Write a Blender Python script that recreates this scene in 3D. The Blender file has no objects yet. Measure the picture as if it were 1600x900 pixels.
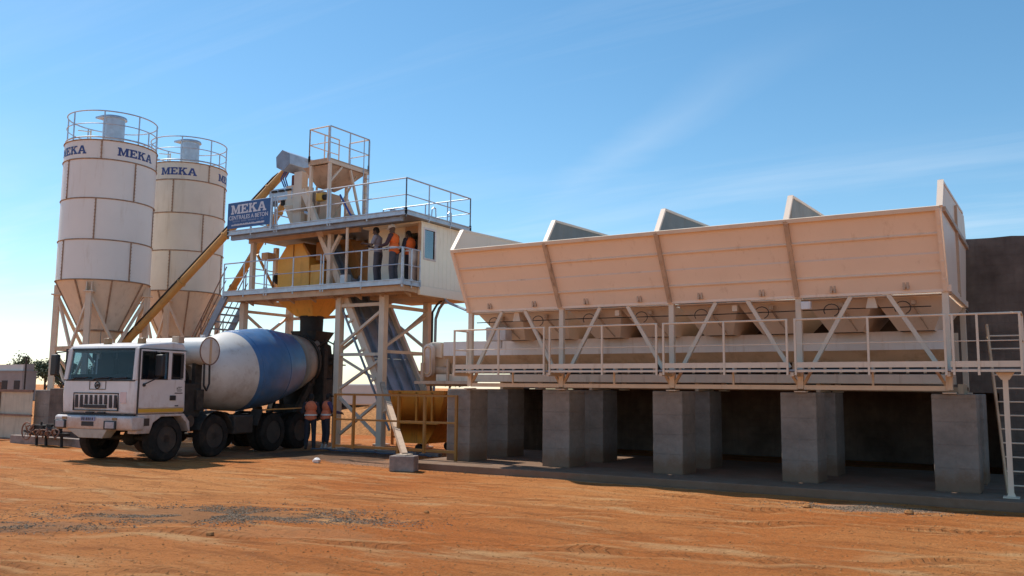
import bpy, bmesh, math, random
from mathutils import Vector, Matrix, noise
random.seed(7)
R_ = math.radians
SC = bpy.context.scene
COL = SC.collection

# ------------------------------------------------------------------ camera
CAMR = [[0.8509204, 0.5252007, 0.0099342], [-0.0515131, 0.1022513, -0.9934239], [-0.5227627, 0.8448129, 0.1140625]]
cam_d = bpy.data.cameras.new('camera'); cam = bpy.data.objects.new('camera', cam_d); COL.objects.link(cam)
cam_d.sensor_width = 36.0; cam_d.lens = 1370.0 / 1600.0 * 36.0
cam_d.clip_start = 0.1; cam_d.clip_end = 6000.0
_r, _d, _f = Vector(CAMR[0]), Vector(CAMR[1]), Vector(CAMR[2])
m_ = Matrix.Identity(4)
for i in range(3):
    m_[i][0] = _r[i]; m_[i][1] = -_d[i]; m_[i][2] = -_f[i]
m_[2][3] = 1.85
cam.matrix_world = m_
SC.camera = cam

# ------------------------------------------------------------------ light
SUN_DIR = Vector((-0.98, 0.18, 0.0)).normalized()      # horizontal direction towards the sun
SUN_EL = R_(53)
to_sun = Vector((SUN_DIR.x * math.cos(SUN_EL), SUN_DIR.y * math.cos(SUN_EL), math.sin(SUN_EL)))
sd = bpy.data.lights.new('sun', 'SUN'); sun = bpy.data.objects.new('sun', sd); COL.objects.link(sun)
sd.energy = 3.6; sd.angle = R_(0.5); sd.color = (1.0, 0.94, 0.84)
sun.rotation_euler = to_sun.to_track_quat('Z', 'Y').to_euler(); sun.location = to_sun * 60

W = bpy.data.worlds.new('World'); SC.world = W; W.use_nodes = True
nt = W.node_tree; nt.nodes.clear()
wo = nt.nodes.new('ShaderNodeOutputWorld'); bg = nt.nodes.new('ShaderNodeBackground')
sky = nt.nodes.new('ShaderNodeTexSky'); sky.sky_type = 'NISHITA'; sky.sun_disc = False
sky.sun_elevation = SUN_EL; sky.sun_rotation = math.atan2(SUN_DIR.x, SUN_DIR.y)
sky.altitude = 0; sky.air_density = 1.0; sky.dust_density = 0.15; sky.ozone_density = 3.0
bg.inputs['Strength'].default_value = 0.11
# thin cloud: a noise of the view direction, the same from everywhere
tc = nt.nodes.new('ShaderNodeTexCoord')
sep = nt.nodes.new('ShaderNodeSeparateXYZ'); nt.links.new(tc.outputs['Generated'], sep.inputs[0])
def wmath(op, a, b=None, clamp=False):
    n = nt.nodes.new('ShaderNodeMath'); n.operation = op; n.use_clamp = clamp
    for i, v in enumerate((a, b)):
        if v is None: continue
        if isinstance(v, (int, float)): n.inputs[i].default_value = v
        else: nt.links.new(v, n.inputs[i])
    return n.outputs[0]
zc = wmath('MAXIMUM', sep.outputs[2], 0.02)
zz = wmath('ADD', zc, 0.06)
ux = wmath('DIVIDE', sep.outputs[0], zz); uy = wmath('DIVIDE', sep.outputs[1], zz)
cmb = nt.nodes.new('ShaderNodeCombineXYZ'); nt.links.new(ux, cmb.inputs[0]); nt.links.new(uy, cmb.inputs[1])
def wnoise(scale, rot, sc, detail=5.0):
    mp = nt.nodes.new('ShaderNodeMapping'); mp.inputs['Rotation'].default_value = (0, 0, rot); mp.inputs['Scale'].default_value = sc
    nt.links.new(cmb.outputs[0], mp.inputs[0])
    n = nt.nodes.new('ShaderNodeTexNoise'); n.inputs['Scale'].default_value = scale; n.inputs['Detail'].default_value = detail
    n.inputs['Roughness'].default_value = 0.62; n.inputs['Distortion'].default_value = 0.5
    nt.links.new(mp.outputs[0], n.inputs[0]); return n.outputs['Fac']
n1 = wnoise(0.55, R_(20), (0.5, 1.6, 1)); n2 = wnoise(0.9, R_(55), (0.25, 1.9, 1), 7)
low = wmath('SUBTRACT', 1.0, wmath('MULTIPLY', sep.outputs[2], 3.6, True), True)      # more cloud low down
c1 = wmath('MULTIPLY', wmath('MULTIPLY', wmath('SUBTRACT', n1, 0.5), 4.0, True), wmath('MULTIPLY', low, 0.85))
c2 = wmath('MULTIPLY', wmath('SUBTRACT', n2, 0.54), 0.6, True)
px_, py_ = -1.75, 3.11; qx_, qy_ = -0.56, 2.20; L_ = math.hypot(qx_ - px_, qy_ - py_); tx_, ty_ = (qx_ - px_) / L_, (qy_ - py_) / L_
dist = wmath('ADD', wmath('MULTIPLY', wmath('SUBTRACT', ux, px_), -ty_), wmath('MULTIPLY', wmath('SUBTRACT', uy, py_), tx_))
along = wmath('DIVIDE', wmath('ADD', wmath('MULTIPLY', wmath('SUBTRACT', ux, px_), tx_), wmath('MULTIPLY', wmath('SUBTRACT', uy, py_), ty_)), L_)
n3 = wnoise(1.6, R_(10), (1, 1, 1), 8)
wob = wmath('ADD', dist, wmath('MULTIPLY', wmath('SUBTRACT', n3, 0.5), 0.25))
band = wmath('SUBTRACT', 1.0, wmath('MULTIPLY', wmath('ABSOLUTE', wob), 7.0, True), True)
ends = wmath('SUBTRACT', 1.0, wmath('ABSOLUTE', wmath('MULTIPLY', wmath('SUBTRACT', along, 0.5), 1.5)), True)
c3 = wmath('MULTIPLY', wmath('MULTIPLY', band, ends), 0.13)
cl = wmath('ADD', wmath('ADD', c1, c2, True), c3, True)
mx = nt.nodes.new('ShaderNodeMix'); mx.data_type = 'RGBA'
nt.links.new(cl, mx.inputs['Factor'])
hsv = nt.nodes.new('ShaderNodeHueSaturation'); hsv.inputs['Saturation'].default_value = 1.16; hsv.inputs['Hue'].default_value = 0.488
nt.links.new(sky.outputs[0], hsv.inputs['Color']); nt.links.new(hsv.outputs[0], mx.inputs['A'])
mx.inputs['B'].default_value = (6.6, 7.0, 7.4, 1)
nt.links.new(mx.outputs['Result'], bg.inputs['Color']); nt.links.new(bg.outputs[0], wo.inputs['Surface'])

vs = SC.view_settings
vs.view_transform = 'Standard'; vs.look = 'None'; vs.gamma = 1.0; vs.use_curve_mapping = False
vs.exposure = 0.45
SC.cycles.max_bounces = 6; SC.cycles.transparent_max_bounces = 12

# ------------------------------------------------------------------ materials
MATS = {}
def mat(name, col, rough=0.6, metal=0.0, var=0.12, scale=2.5, dirt=None, damt=0.4, streak=False, bump=0.0, bscale=40, spec=0.5, dscale=1.3, splash=None):
    if name in MATS: return MATS[name]
    m = bpy.data.materials.new(name); m.use_nodes = True; MATS[name] = m
    t = m.node_tree; b = t.nodes['Principled BSDF']
    b.inputs['Roughness'].default_value = rough; b.inputs['Metallic'].default_value = metal
    b.inputs['Specular IOR Level'].default_value = spec
    tx = t.nodes.new('ShaderNodeTexCoord')
    def nz(scale, mscale=None, detail=6, rgh=0.6):
        src = tx.outputs['Object']
        if mscale:
            mp = t.nodes.new('ShaderNodeMapping'); mp.inputs['Scale'].default_value = mscale
            t.links.new(src, mp.inputs[0]); src = mp.outputs[0]
        n = t.nodes.new('ShaderNodeTexNoise'); n.inputs['Scale'].default_value = scale; n.inputs['Detail'].default_value = detail
        n.inputs['Roughness'].default_value = rgh; t.links.new(src, n.inputs[0]); return n.outputs['Fac']
    def ramp(f, a, bb, ca=(0, 0, 0, 1), cb=(1, 1, 1, 1)):
        r = t.nodes.new('ShaderNodeValToRGB'); r.color_ramp.elements[0].position = a; r.color_ramp.elements[1].position = bb
        r.color_ramp.elements[0].color = ca; r.color_ramp.elements[1].color = cb
        t.links.new(f, r.inputs[0]); return r.outputs[0]
    def mixc(f, a, bb):
        x = t.nodes.new('ShaderNodeMix'); x.data_type = 'RGBA'
        t.links.new(f, x.inputs['Factor'])
        for k, v in (('A', a), ('B', bb)):
            if isinstance(v, tuple): x.inputs[k].default_value = (*v[:3], 1)
            else: t.links.new(v, x.inputs[k])
        return x.outputs['Result']
    lo = tuple(c * (1 - var) for c in col); hi = tuple(min(1, c * (1 + var)) for c in col)
    c = mixc(ramp(nz(scale), 0.3, 0.7), lo, hi)
    if dirt:
        f = nz(dscale * 2.2, (2.2, 2.2, 0.28) if streak else None, 9, 0.68)
        f = ramp(f, 0.62 - 0.22 * damt, 0.74)
        mm = t.nodes.new('ShaderNodeMath'); mm.operation = 'MULTIPLY'; mm.inputs[1].default_value = min(1.0, 0.45 + damt * 0.5)
        t.links.new(f, mm.inputs[0])
        c = mixc(mm.outputs[0], c, dirt)
        rr = t.nodes.new('ShaderNodeMapRange'); rr.inputs['To Min'].default_value = rough; rr.inputs['To Max'].default_value = min(1, rough + 0.3)
        t.links.new(f, rr.inputs[0]); t.links.new(rr.outputs[0], b.inputs['Roughness'])
    if splash:      # mud and dust thrown up from the yard: (colour, height it reaches, strength)
        sx = t.nodes.new('ShaderNodeSeparateXYZ'); t.links.new(tx.outputs['Object'], sx.inputs[0])
        mr = t.nodes.new('ShaderNodeMapRange'); mr.inputs['From Min'].default_value = 0; mr.inputs['From Max'].default_value = splash[1]
        mr.inputs['To Min'].default_value = 0.75; mr.inputs['To Max'].default_value = -0.15; t.links.new(sx.outputs[2], mr.inputs[0])
        ad = t.nodes.new('ShaderNodeMath'); ad.operation = 'ADD'; t.links.new(mr.outputs[0], ad.inputs[0]); t.links.new(nz(3.2, None, 9, 0.7), ad.inputs[1])
        f2 = ramp(ad.outputs[0], 0.52, 1.05); m3 = t.nodes.new('ShaderNodeMath'); m3.operation = 'MULTIPLY'; m3.inputs[1].default_value = splash[2]
        t.links.new(f2, m3.inputs[0]); c = mixc(m3.outputs[0], c, splash[0])
    t.links.new(c, b.inputs['Base Color'])
    if bump:
        bp = t.nodes.new('ShaderNodeBump'); bp.inputs['Strength'].default_value = bump; bp.inputs['Distance'].default_value = 0.02
        t.links.new(nz(bscale, None, 8, 0.65), bp.inputs['Height']); t.links.new(bp.outputs[0], b.inputs['Normal'])
    return m
RUST = (0.16, 0.065, 0.03); DUST = (0.34, 0.19, 0.10)
M_cream = mat('cream_paint', (0.74, 0.60, 0.46), 0.5, var=0.07, dirt=(0.42, 0.26, 0.15), damt=0.25, streak=True, bump=0.05, bscale=8)
M_bin = mat('bin_paint', (0.86, 0.69, 0.55), 0.5, var=0.03, scale=1.2, dirt=(0.60, 0.42, 0.28), damt=0.16, streak=True, bump=0.16, bscale=1.6)
M_binin = mat('worn_bin_steel', (0.46, 0.45, 0.41), 0.6, var=0.15, dirt=(0.33, 0.23, 0.15), damt=0.5, streak=True)
M_rib = mat('rib_paint', (0.52, 0.37, 0.26), 0.55, var=0.15, dirt=RUST, damt=0.4, streak=True)
M_silo = mat('silo_paint', (0.80, 0.77, 0.72), 0.45, var=0.04, scale=0.7, dirt=(0.56, 0.47, 0.35), damt=0.2, streak=True, dscale=0.7)
M_silob = mat('silo_paint_stained', (0.76, 0.69, 0.57), 0.5, var=0.08, scale=0.8, dirt=(0.52, 0.42, 0.28), damt=0.3, streak=True, dscale=0.7)
M_rust = mat('rusty_seam', (0.34, 0.22, 0.145), 0.75, var=0.4, scale=9)
M_galv = mat('galvanised_steel', (0.47, 0.52, 0.58), 0.42, metal=0.55, var=0.14, scale=5, dirt=(0.4, 0.34, 0.28), damt=0.2)
M_galvd = mat('dark_galvanised_steel', (0.27, 0.31, 0.37), 0.5, metal=0.35, var=0.15, scale=4, dirt=(0.25, 0.2, 0.16), damt=0.3)
M_track = mat('track_sheet', (0.30, 0.36, 0.44), 0.42, metal=0.5, var=0.2, scale=2, dirt=(0.3, 0.27, 0.24), damt=0.4, streak=True)
M_orange = mat('mixer_orange', (0.90, 0.47, 0.085), 0.45, var=0.08, dirt=(0.38, 0.2, 0.08), damt=0.35, streak=True)
M_ored = mat('worn_orange_steel', (0.42, 0.19, 0.05), 0.55, var=0.15, dirt=(0.22, 0.12, 0.06), damt=0.5, streak=True)
M_screw = mat('screw_ochre', (0.56, 0.29, 0.08), 0.5, var=0.1, dirt=(0.3, 0.17, 0.08), damt=0.4)
M_tan = mat('dusty_tan_steel', (0.58, 0.40, 0.25), 0.6, var=0.12, dirt=(0.33, 0.18, 0.09), damt=0.5)
M_fence = mat('fence_yellow', (0.32, 0.145, 0.027), 0.5, var=0.12, dirt=(0.26, 0.14, 0.06), damt=0.45)
M_skip = mat('skip_orange', (0.80, 0.31, 0.04), 0.5, var=0.12, scale=1.5, dirt=(0.26, 0.12, 0.04), damt=0.55, streak=True)
M_conc = mat('pier_concrete', (0.28, 0.235, 0.20), 0.95, spec=0.2, var=0.3, scale=1.5, splash=((0.20, 0.105, 0.055), 0.55, 0.75), dirt=(0.155, 0.125, 0.10), damt=0.55, streak=False, bump=0.5, bscale=14)
def joints(m, bw, bh, mortar, strength, hgt=0.02):
    t = m.node_tree; b = t.nodes['Principled BSDF']; old = b.inputs['Normal'].links[0].from_node
    br = t.nodes.new('ShaderNodeTexBrick'); mp = t.nodes.new('ShaderNodeMapping'); mp.inputs['Rotation'].default_value = (R_(90), 0, 0); tc = t.nodes.new('ShaderNodeTexCoord')
    t.links.new(tc.outputs['Object'], mp.inputs[0]); t.links.new(mp.outputs[0], br.inputs[0]); br.inputs['Scale'].default_value = 1.0
    br.inputs['Brick Width'].default_value = bw; br.inputs['Row Height'].default_value = bh; br.inputs['Mortar Size'].default_value = mortar; br.offset = 0.5 if bw < 0.6 else 0.0
    bp = t.nodes.new('ShaderNodeBump'); bp.invert = True; bp.inputs['Strength'].default_value = strength; bp.inputs['Distance'].default_value = hgt
    t.links.new(br.outputs['Fac'], bp.inputs['Height']); t.links.new(old.outputs[0], bp.inputs['Normal']); t.links.new(bp.outputs[0], b.inputs['Normal'])
joints(M_conc, 4.0, 0.40, 0.008, 0.8)
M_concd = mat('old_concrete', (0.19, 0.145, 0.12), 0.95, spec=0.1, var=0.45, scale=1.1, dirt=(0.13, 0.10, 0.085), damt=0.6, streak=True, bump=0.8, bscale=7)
M_brick = mat('block_concrete', (0.28, 0.22, 0.19), 0.95, var=0.3, scale=5, bump=0.7, bscale=18)
M_conv = mat('conveyor_white', (0.76, 0.71, 0.68), 0.5, var=0.06, dirt=(0.5, 0.38, 0.28), damt=0.35, streak=True)
M_white = mat('truck_white', (0.74, 0.70, 0.69), 0.35, var=0.05, splash=((0.36, 0.20, 0.11), 1.9, 0.7), dirt=(0.45, 0.34, 0.26), damt=0.35, streak=True, dscale=0.9)
M_drumw = mat('drum_white', (0.70, 0.67, 0.63), 0.38, var=0.08, scale=1.1, splash=((0.36, 0.27, 0.21), 2.9, 0.6), dirt=(0.40, 0.31, 0.25), damt=0.45)
M_blue = mat('drum_blue', (0.06, 0.18, 0.39), 0.38, var=0.16, splash=((0.16, 0.17, 0.20), 2.6, 0.55), dirt=(0.17, 0.22, 0.31), damt=0.5)
M_drumg = mat('drum_worn', (0.36, 0.33, 0.29), 0.6, var=0.15, dirt=(0.2, 0.17, 0.14), damt=0.5)
M_tyre = mat('tyre_rubber', (0.025, 0.022, 0.02), 0.9, spec=0.2, var=0.3, scale=6, dirt=(0.09, 0.055, 0.035), damt=0.35)
M_rim = mat('dusty_rim', (0.045, 0.036, 0.03), 0.75, var=0.3, dirt=(0.15, 0.09, 0.055), damt=0.5)
M_black = mat('black_plastic', (0.022, 0.022, 0.025), 0.5, var=0.2)
M_steel = mat('greasy_steel', (0.04, 0.035, 0.031), 0.7, spec=0.25, var=0.4, scale=5, dirt=(0.12, 0.09, 0.065), damt=0.45)
M_seam = mat('dark_gap', (0.05, 0.045, 0.045), 0.8, var=0.1)
M_rubber = mat('rubber_sleeve', (0.03, 0.032, 0.034), 0.8, var=0.25)
M_lens = mat('lamp_lens', (0.42, 0.40, 0.42), 0.15, var=0.15, scale=14)
M_amber = mat('amber_lens', (0.30, 0.17, 0.08), 0.3)
M_red = mat('red_reflector', (0.35, 0.05, 0.04), 0.3)
M_yel = mat('yellow_stripe', (0.66, 0.38, 0.05), 0.4, var=0.1)
M_sign = mat('sign_blue', (0.022, 0.085, 0.26), 0.4, var=0.12, scale=3, dirt=(0.08, 0.13, 0.25), damt=0.25)
M_signw = mat('sign_white', (0.62, 0.66, 0.74), 0.5, var=0.08)
M_signp = mat('sign_pale_blue', (0.20, 0.27, 0.45), 0.5, var=0.15)
M_ltr = mat('letter_blue', (0.035, 0.07, 0.24), 0.5, var=0.1)
M_cab = mat('cabin_cream', (0.90, 0.84, 0.68), 0.45, var=0.03, dirt=(0.55, 0.42, 0.27), damt=0.15, streak=True)
M_int = mat('cabin_inside', (0.04, 0.033, 0.03), 0.8, var=0.2)
M_sheet = mat('fence_sheet', (0.58, 0.51, 0.40), 0.6, var=0.1, dirt=(0.36, 0.31, 0.24), damt=0.5, streak=True)
M_rustp = mat('rusty_pipe', (0.24, 0.13, 0.09), 0.75, var=0.3, scale=6)
M_clod = mat('earth_clod', (0.40, 0.19, 0.075), 0.95, spec=0.1, var=0.4, scale=10)
M_skin = mat('skin', (0.10, 0.055, 0.035), 0.55, var=0.1)
M_vest = mat('orange_vest', (0.85, 0.16, 0.025), 0.7, var=0.08, scale=12)
M_vestd = mat('faded_orange_vest', (0.78, 0.20, 0.09), 0.75, var=0.08, scale=12)
M_refl = mat('reflective_tape', (0.75, 0.70, 0.66), 0.4, var=0.05)
M_shirt = mat('grey_shirt', (0.30, 0.29, 0.33), 0.85, var=0.12, scale=14)
M_navy = mat('navy_cloth', (0.03, 0.03, 0.042), 0.85, var=0.15, scale=14)
M_maroon = mat('dark_sleeve', (0.07, 0.035, 0.045), 0.85, var=0.15, scale=14)
M_jean = mat('slate_trousers', (0.075, 0.08, 0.10), 0.85, var=0.15, scale=14)
M_hat = mat('helmet_white', (0.82, 0.80, 0.77), 0.3, var=0.03)
M_hair = mat('black_hair', (0.015, 0.012, 0.011), 0.8)
M_boot = mat('pale_boot', (0.38, 0.33, 0.29), 0.8, var=0.15)
M_bark = mat('bark', (0.12, 0.085, 0.06), 0.9)
M_house = mat('far_render', (0.30, 0.27, 0.26), 0.9, var=0.12, scale=0.6)
M_housew = mat('far_white', (0.62, 0.60, 0.56), 0.9, var=0.08, scale=0.6)
M_cloth = mat('white_rag', (0.75, 0.72, 0.70), 0.9)

def foliage_mat(name, a, b):
    m = bpy.data.materials.new(name); m.use_nodes = True; t = m.node_tree; p = t.nodes['Principled BSDF']
    p.inputs['Roughness'].default_value = 0.7
    g = t.nodes.new('ShaderNodeNewGeometry'); x = t.nodes.new('ShaderNodeMix'); x.data_type = 'RGBA'
    t.links.new(g.outputs['Random Per Island'], x.inputs['Factor']); x.inputs['A'].default_value = (*a, 1); x.inputs['B'].default_value = (*b, 1)
    t.links.new(x.outputs['Result'], p.inputs['Base Color']); return m
M_gravel = foliage_mat('gravel_stone', (0.06, 0.046, 0.036), (0.34, 0.245, 0.17))
M_gravel.node_tree.nodes['Principled BSDF'].inputs['Specular IOR Level'].default_value = 0.08; M_gravel.node_tree.nodes['Principled BSDF'].inputs['Roughness'].default_value = 1.0
M_leaf = foliage_mat('tree_leaf', (0.045, 0.065, 0.03), (0.11, 0.13, 0.06))

def glass_mat(name, tint, alpha, rough=0.03):
    m = bpy.data.materials.new(name); m.use_nodes = True; t = m.node_tree; t.nodes.clear()
    o = t.nodes.new('ShaderNodeOutputMaterial'); tr = t.nodes.new('ShaderNodeBsdfTransparent'); gl = t.nodes.new('ShaderNodeBsdfGlossy')
    mx = t.nodes.new('ShaderNodeMixShader'); fr = t.nodes.new('ShaderNodeFresnel'); fr.inputs[0].default_value = 1.5
    tr.inputs[0].default_value = (*tint, 1); gl.inputs['Roughness'].default_value = rough
    ge = t.nodes.new('ShaderNodeNewGeometry'); iv = t.nodes.new('ShaderNodeMath'); iv.operation = 'SUBTRACT'; iv.inputs[0].default_value = 1.0; t.links.new(ge.outputs['Backfacing'], iv.inputs[1])
    ad = t.nodes.new('ShaderNodeMath'); ad.operation = 'ADD'; ad.inputs[1].default_value = alpha; ad.use_clamp = True
    ml = t.nodes.new('ShaderNodeMath'); ml.operation = 'MULTIPLY'; t.links.new(ad.outputs[0], ml.inputs[0]); t.links.new(iv.outputs[0], ml.inputs[1])
    t.links.new(fr.outputs[0], ad.inputs[0]); ad = ml; t.links.new(ad.outputs[0], mx.inputs[0])
    t.links.new(tr.outputs[0], mx.inputs[1]); t.links.new(gl.outputs[0], mx.inputs[2]); t.links.new(mx.outputs[0], o.inputs[0]); return m
M_div = mat('grey_divider_steel', (0.22, 0.225, 0.215), 0.6, var=0.15, dirt=(0.27, 0.2, 0.14), damt=0.4, streak=True)
M_glassb = glass_mat('cabin_glass', (0.5, 0.56, 0.58), 0.28)
M_glass = glass_mat('tinted_glass', (0.62, 0.72, 0.78), 0.0)

# ------------------------------------------------------------------ mesh helpers
ORG = {}
def V(*a): return Vector(a[0]) if len(a) == 1 else Vector(a)
class MB:
    def __init__(self): self.v = []; self.f = []; self.mi = []; self.sm = []; self.cur = 0
    def add(self, vs, fs, smooth=False):
        o = len(self.v); self.v += [Vector(p) for p in vs]
        for f in fs: self.f.append([i + o for i in f]); self.mi.append(self.cur); self.sm.append(smooth)
    def mat(self, i): self.cur = i; return self
    def box(self, a, b, rz=0.0):
        a, b = Vector(a), Vector(b); c = (a + b) / 2; h = (b - a) / 2; r = Matrix.Rotation(rz, 3, 'Z')
        vs = [c + r @ Vector((sx * h.x, sy * h.y, sz * h.z)) for sx in (-1, 1) for sy in (-1, 1) for sz in (-1, 1)]
        self.add(vs, [(0, 1, 3, 2), (4, 6, 7, 5), (0, 4, 5, 1), (2, 3, 7, 6), (0, 2, 6, 4), (1, 5, 7, 3)]); return self
    def beam(self, p, q, w, h=None, up=(0, 0, 1)):
        h = w if h is None else h; p, q = Vector(p), Vector(q); d = (q - p).normalized(); u = Vector(up)
        s = d.cross(u)
        if s.length < 1e-4: s = d.cross(Vector((0, 1, 0)))
        s.normalize(); u = s.cross(d).normalized(); vs = []
        for e in (p, q):
            for a, b in ((-1, -1), (1, -1), (1, 1), (-1, 1)): vs.append(e + s * (a * w / 2) + u * (b * h / 2))
        self.add(vs, [(3, 2, 1, 0), (4, 5, 6, 7), (0, 1, 5, 4), (1, 2, 6, 5), (2, 3, 7, 6), (3, 0, 4, 7)]); return self
    def tube(self, p, q, r, n=8, r2=None):
        return self.lathe(p, q, [(0, r), (1, r if r2 is None else r2)], n, rel=True)
    def lathe(self, p, q, prof, n=24, rel=False, cap=True):
        p, q = Vector(p), Vector(q); L = (q - p).length; d = (q - p).normalized()
        s = d.cross(Vector((0, 0, 1)))
        if s.length < 1e-4: s = Vector((1, 0, 0))
        s.normalize(); u = s.cross(d); vs = []; fs = []
        for t, r in prof:
            c = p + d * (t * L if rel else t)
            for k in range(n):
                a = 2 * math.pi * k / n; vs.append(c + s * (r * math.cos(a)) + u * (r * math.sin(a)))
        for j in range(len(prof) - 1):
            for k in range(n):
                k2 = (k + 1) % n; fs.append((j * n + k, j * n + k2, (j + 1) * n + k2, (j + 1) * n + k))
        self.add(vs, fs, True)
        if cap:
            o = len(self.v) - len(vs)
            self.f.append([o + k for k in range(n)][::-1]); self.mi.append(self.cur); self.sm.append(False)
            o2 = o + (len(prof) - 1) * n
            self.f.append([o2 + k for k in range(n)]); self.mi.append(self.cur); self.sm.append(False)
        return self
    def path(self, pts, r, n=6):
        for a, b in zip(pts[:-1], pts[1:]):
            self.tube(a, b, r, n)
        return self
    def ring(self, c, R, r, n=32, m=6, a0=0.0, a1=2 * math.pi):
        c = Vector(c); full = abs(a1 - a0 - 2 * math.pi) < 1e-4; N = n if full else n + 1; vs = []; fs = []
        for k in range(N):
            a = a0 + (a1 - a0) * k / n; e = Vector((math.cos(a), math.sin(a), 0))
            for j in range(m):
                b = 2 * math.pi * j / m; vs.append(c + e * (R + r * math.cos(b)) + Vector((0, 0, r * math.sin(b))))
        for k in range(n):
            for j in range(m):
                k2 = (k + 1) % N; j2 = (j + 1) % m; fs.append((k * m + j, k2 * m + j, k2 * m + j2, k * m + j2))
        self.add(vs, fs, True); return self
    def prism(self, pts, ext):
        """closed polygon of 3-D points swept along ext"""
        ext = Vector(ext); n = len(pts); vs = [Vector(p) for p in pts] + [Vector(p) + ext for p in pts]
        fs = [tuple(range(n))[::-1], tuple(range(n, 2 * n))] + [(i, (i + 1) % n, n + (i + 1) % n, n + i) for i in range(n)]
        self.add(vs, fs); return self
    def loft(self, a, b, cap=True):
        n = len(a); vs = list(a) + list(b); fs = [(i, (i + 1) % n, n + (i + 1) % n, n + i) for i in range(n)]
        if cap: fs += [tuple(range(n))[::-1], tuple(range(n, 2 * n))]
        self.add(vs, fs); return self
    def plate(self, quad, th):
        """a quad given a thickness along its normal"""
        q = [Vector(p) for p in quad]; nrm = (q[1] - q[0]).cross(q[3] - q[0]).normalized() * th
        return self.prism(q, nrm)
    def sphere(self, c, r, n=12, sc=(1, 1, 1), jit=0.0):
        c = Vector(c); vs = []; fs = []; m = max(4, n // 2)
        for j in range(m + 1):
            t = math.pi * j / m
            for k in range(n):
                a = 2 * math.pi * k / n; rr = r * (1 + random.uniform(-jit, jit))
                vs.append(c + Vector((sc[0] * rr * math.sin(t) * math.cos(a), sc[1] * rr * math.sin(t) * math.sin(a), sc[2] * rr * math.cos(t))))
        for j in range(m):
            for k in range(n):
                k2 = (k + 1) % n; fs.append((j * n + k, (j + 1) * n + k, (j + 1) * n + k2, j * n + k2))
        self.add(vs, fs, True); return self
    def build(self, name, mats, parent=None, bev=0.0, loc=None):
        me = bpy.data.meshes.new(name); o = Vector(ORG.get(parent.name, (0, 0, 0))) if parent else Vector(loc or (0, 0, 0))
        me.from_pydata([tuple(p - o) for p in self.v], [], self.f)
        for m in (mats if isinstance(mats, (list, tuple)) else [mats]): me.materials.append(m)
        me.polygons.foreach_set('material_index', self.mi); me.polygons.foreach_set('use_smooth', self.sm)
        bm = bmesh.new(); bm.from_mesh(me); bmesh.ops.remove_doubles(bm, verts=bm.verts, dist=1e-5)
        bmesh.ops.recalc_face_normals(bm, faces=bm.faces); bm.to_mesh(me); bm.free()
        me.set_sharp_from_angle(angle=R_(38)); me.update()
        ob = bpy.data.objects.new(name, me); COL.objects.link(ob)
        if parent: ob.parent = parent; ORG[ob.name] = o
        else: ob.location = o; ORG[ob.name] = o
        if bev:
            md = ob.modifiers.new('edges', 'BEVEL'); md.width = bev; md.segments = 2; md.limit_method = 'ANGLE'; md.angle_limit = R_(40)
        return ob
def tag(o, label=None, cat=None, group=None, kind=None):
    if label: o['label'] = label
    if cat: o['category'] = cat
    if group: o['group'] = group
    if kind: o['kind'] = kind
    return o
def thing(name, label, cat, loc, rz=0.0, group=None, local=False):
    o = bpy.data.objects.new(name, None); COL.objects.link(o); o.empty_display_size = 0.3
    o.location = loc; o.rotation_euler = (0, 0, rz); ORG[o.name] = Vector((0, 0, 0)) if local else Vector(loc)
    return tag(o, label, cat, group)
def copy_thing(root, loc, label, rz=None):
    r = root.copy(); COL.objects.link(r); r.location = loc; r['label'] = label
    if rz is not None: r.rotation_euler = (0, 0, rz)
    def rec(src, dst):
        for ch in list(src.children):
            c = ch.copy(); COL.objects.link(c); c.parent = dst; rec(ch, c)
    rec(root, r); return r

# slab-serif capitals, height 1
GL = {'M': (1.3, [[(0,0),(.42,0),(.42,.16),(.33,.16),(.33,.66),(.56,.05),(.70,.05),(.93,.66),(.93,.16),(.84,.16),(.84,0),(1.3,0),(1.3,.16),(1.2,.16),(1.2,.84),(1.3,.84),(1.3,1),(.92,1),(.65,.36),(.38,1),(0,1),(0,.84),(.1,.84),(.1,.16),(0,.16)]]),
 'E': (.98, [[(0,0),(.95,0),(.95,.32),(.79,.32),(.75,.17),(.36,.17),(.36,.42),(.52,.42),(.54,.34),(.64,.34),(.64,.68),(.54,.68),(.52,.58),(.36,.58),(.36,.83),(.73,.83),(.77,.68),(.92,.68),(.92,1),(0,1),(0,.84),(.1,.84),(.1,.16),(0,.16)]]),
 'K': (1.15, [[(0,0),(.46,0),(.46,.16),(.36,.16),(.36,.4),(.48,.5),(.7,.16),(.62,.16),(.62,0),(1.15,0),(1.15,.16),(1.03,.16),(.67,.64),(.86,.84),(1.08,.84),(1.08,1),(.6,1),(.6,.84),(.62,.84),(.36,.58),(.36,.84),(.46,.84),(.46,1),(0,1),(0,.84),(.1,.84),(.1,.16),(0,.16)]]),
 'A': (1.16, [[(0,0),(.42,0),(.42,.16),(.33,.16),(.38,.3),(.56,.3),(.56,.44),(.43,.44),(.56,.78),(.56,1),(.4,1),(.08,.16),(0,.16)],
              [(1.16,0),(1.16,.16),(1.05,.16),(.72,1),(.56,1),(.56,.78),(.69,.44),(.56,.44),(.56,.3),(.74,.3),(.79,.16),(.7,.16),(.7,0)]])}
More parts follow.
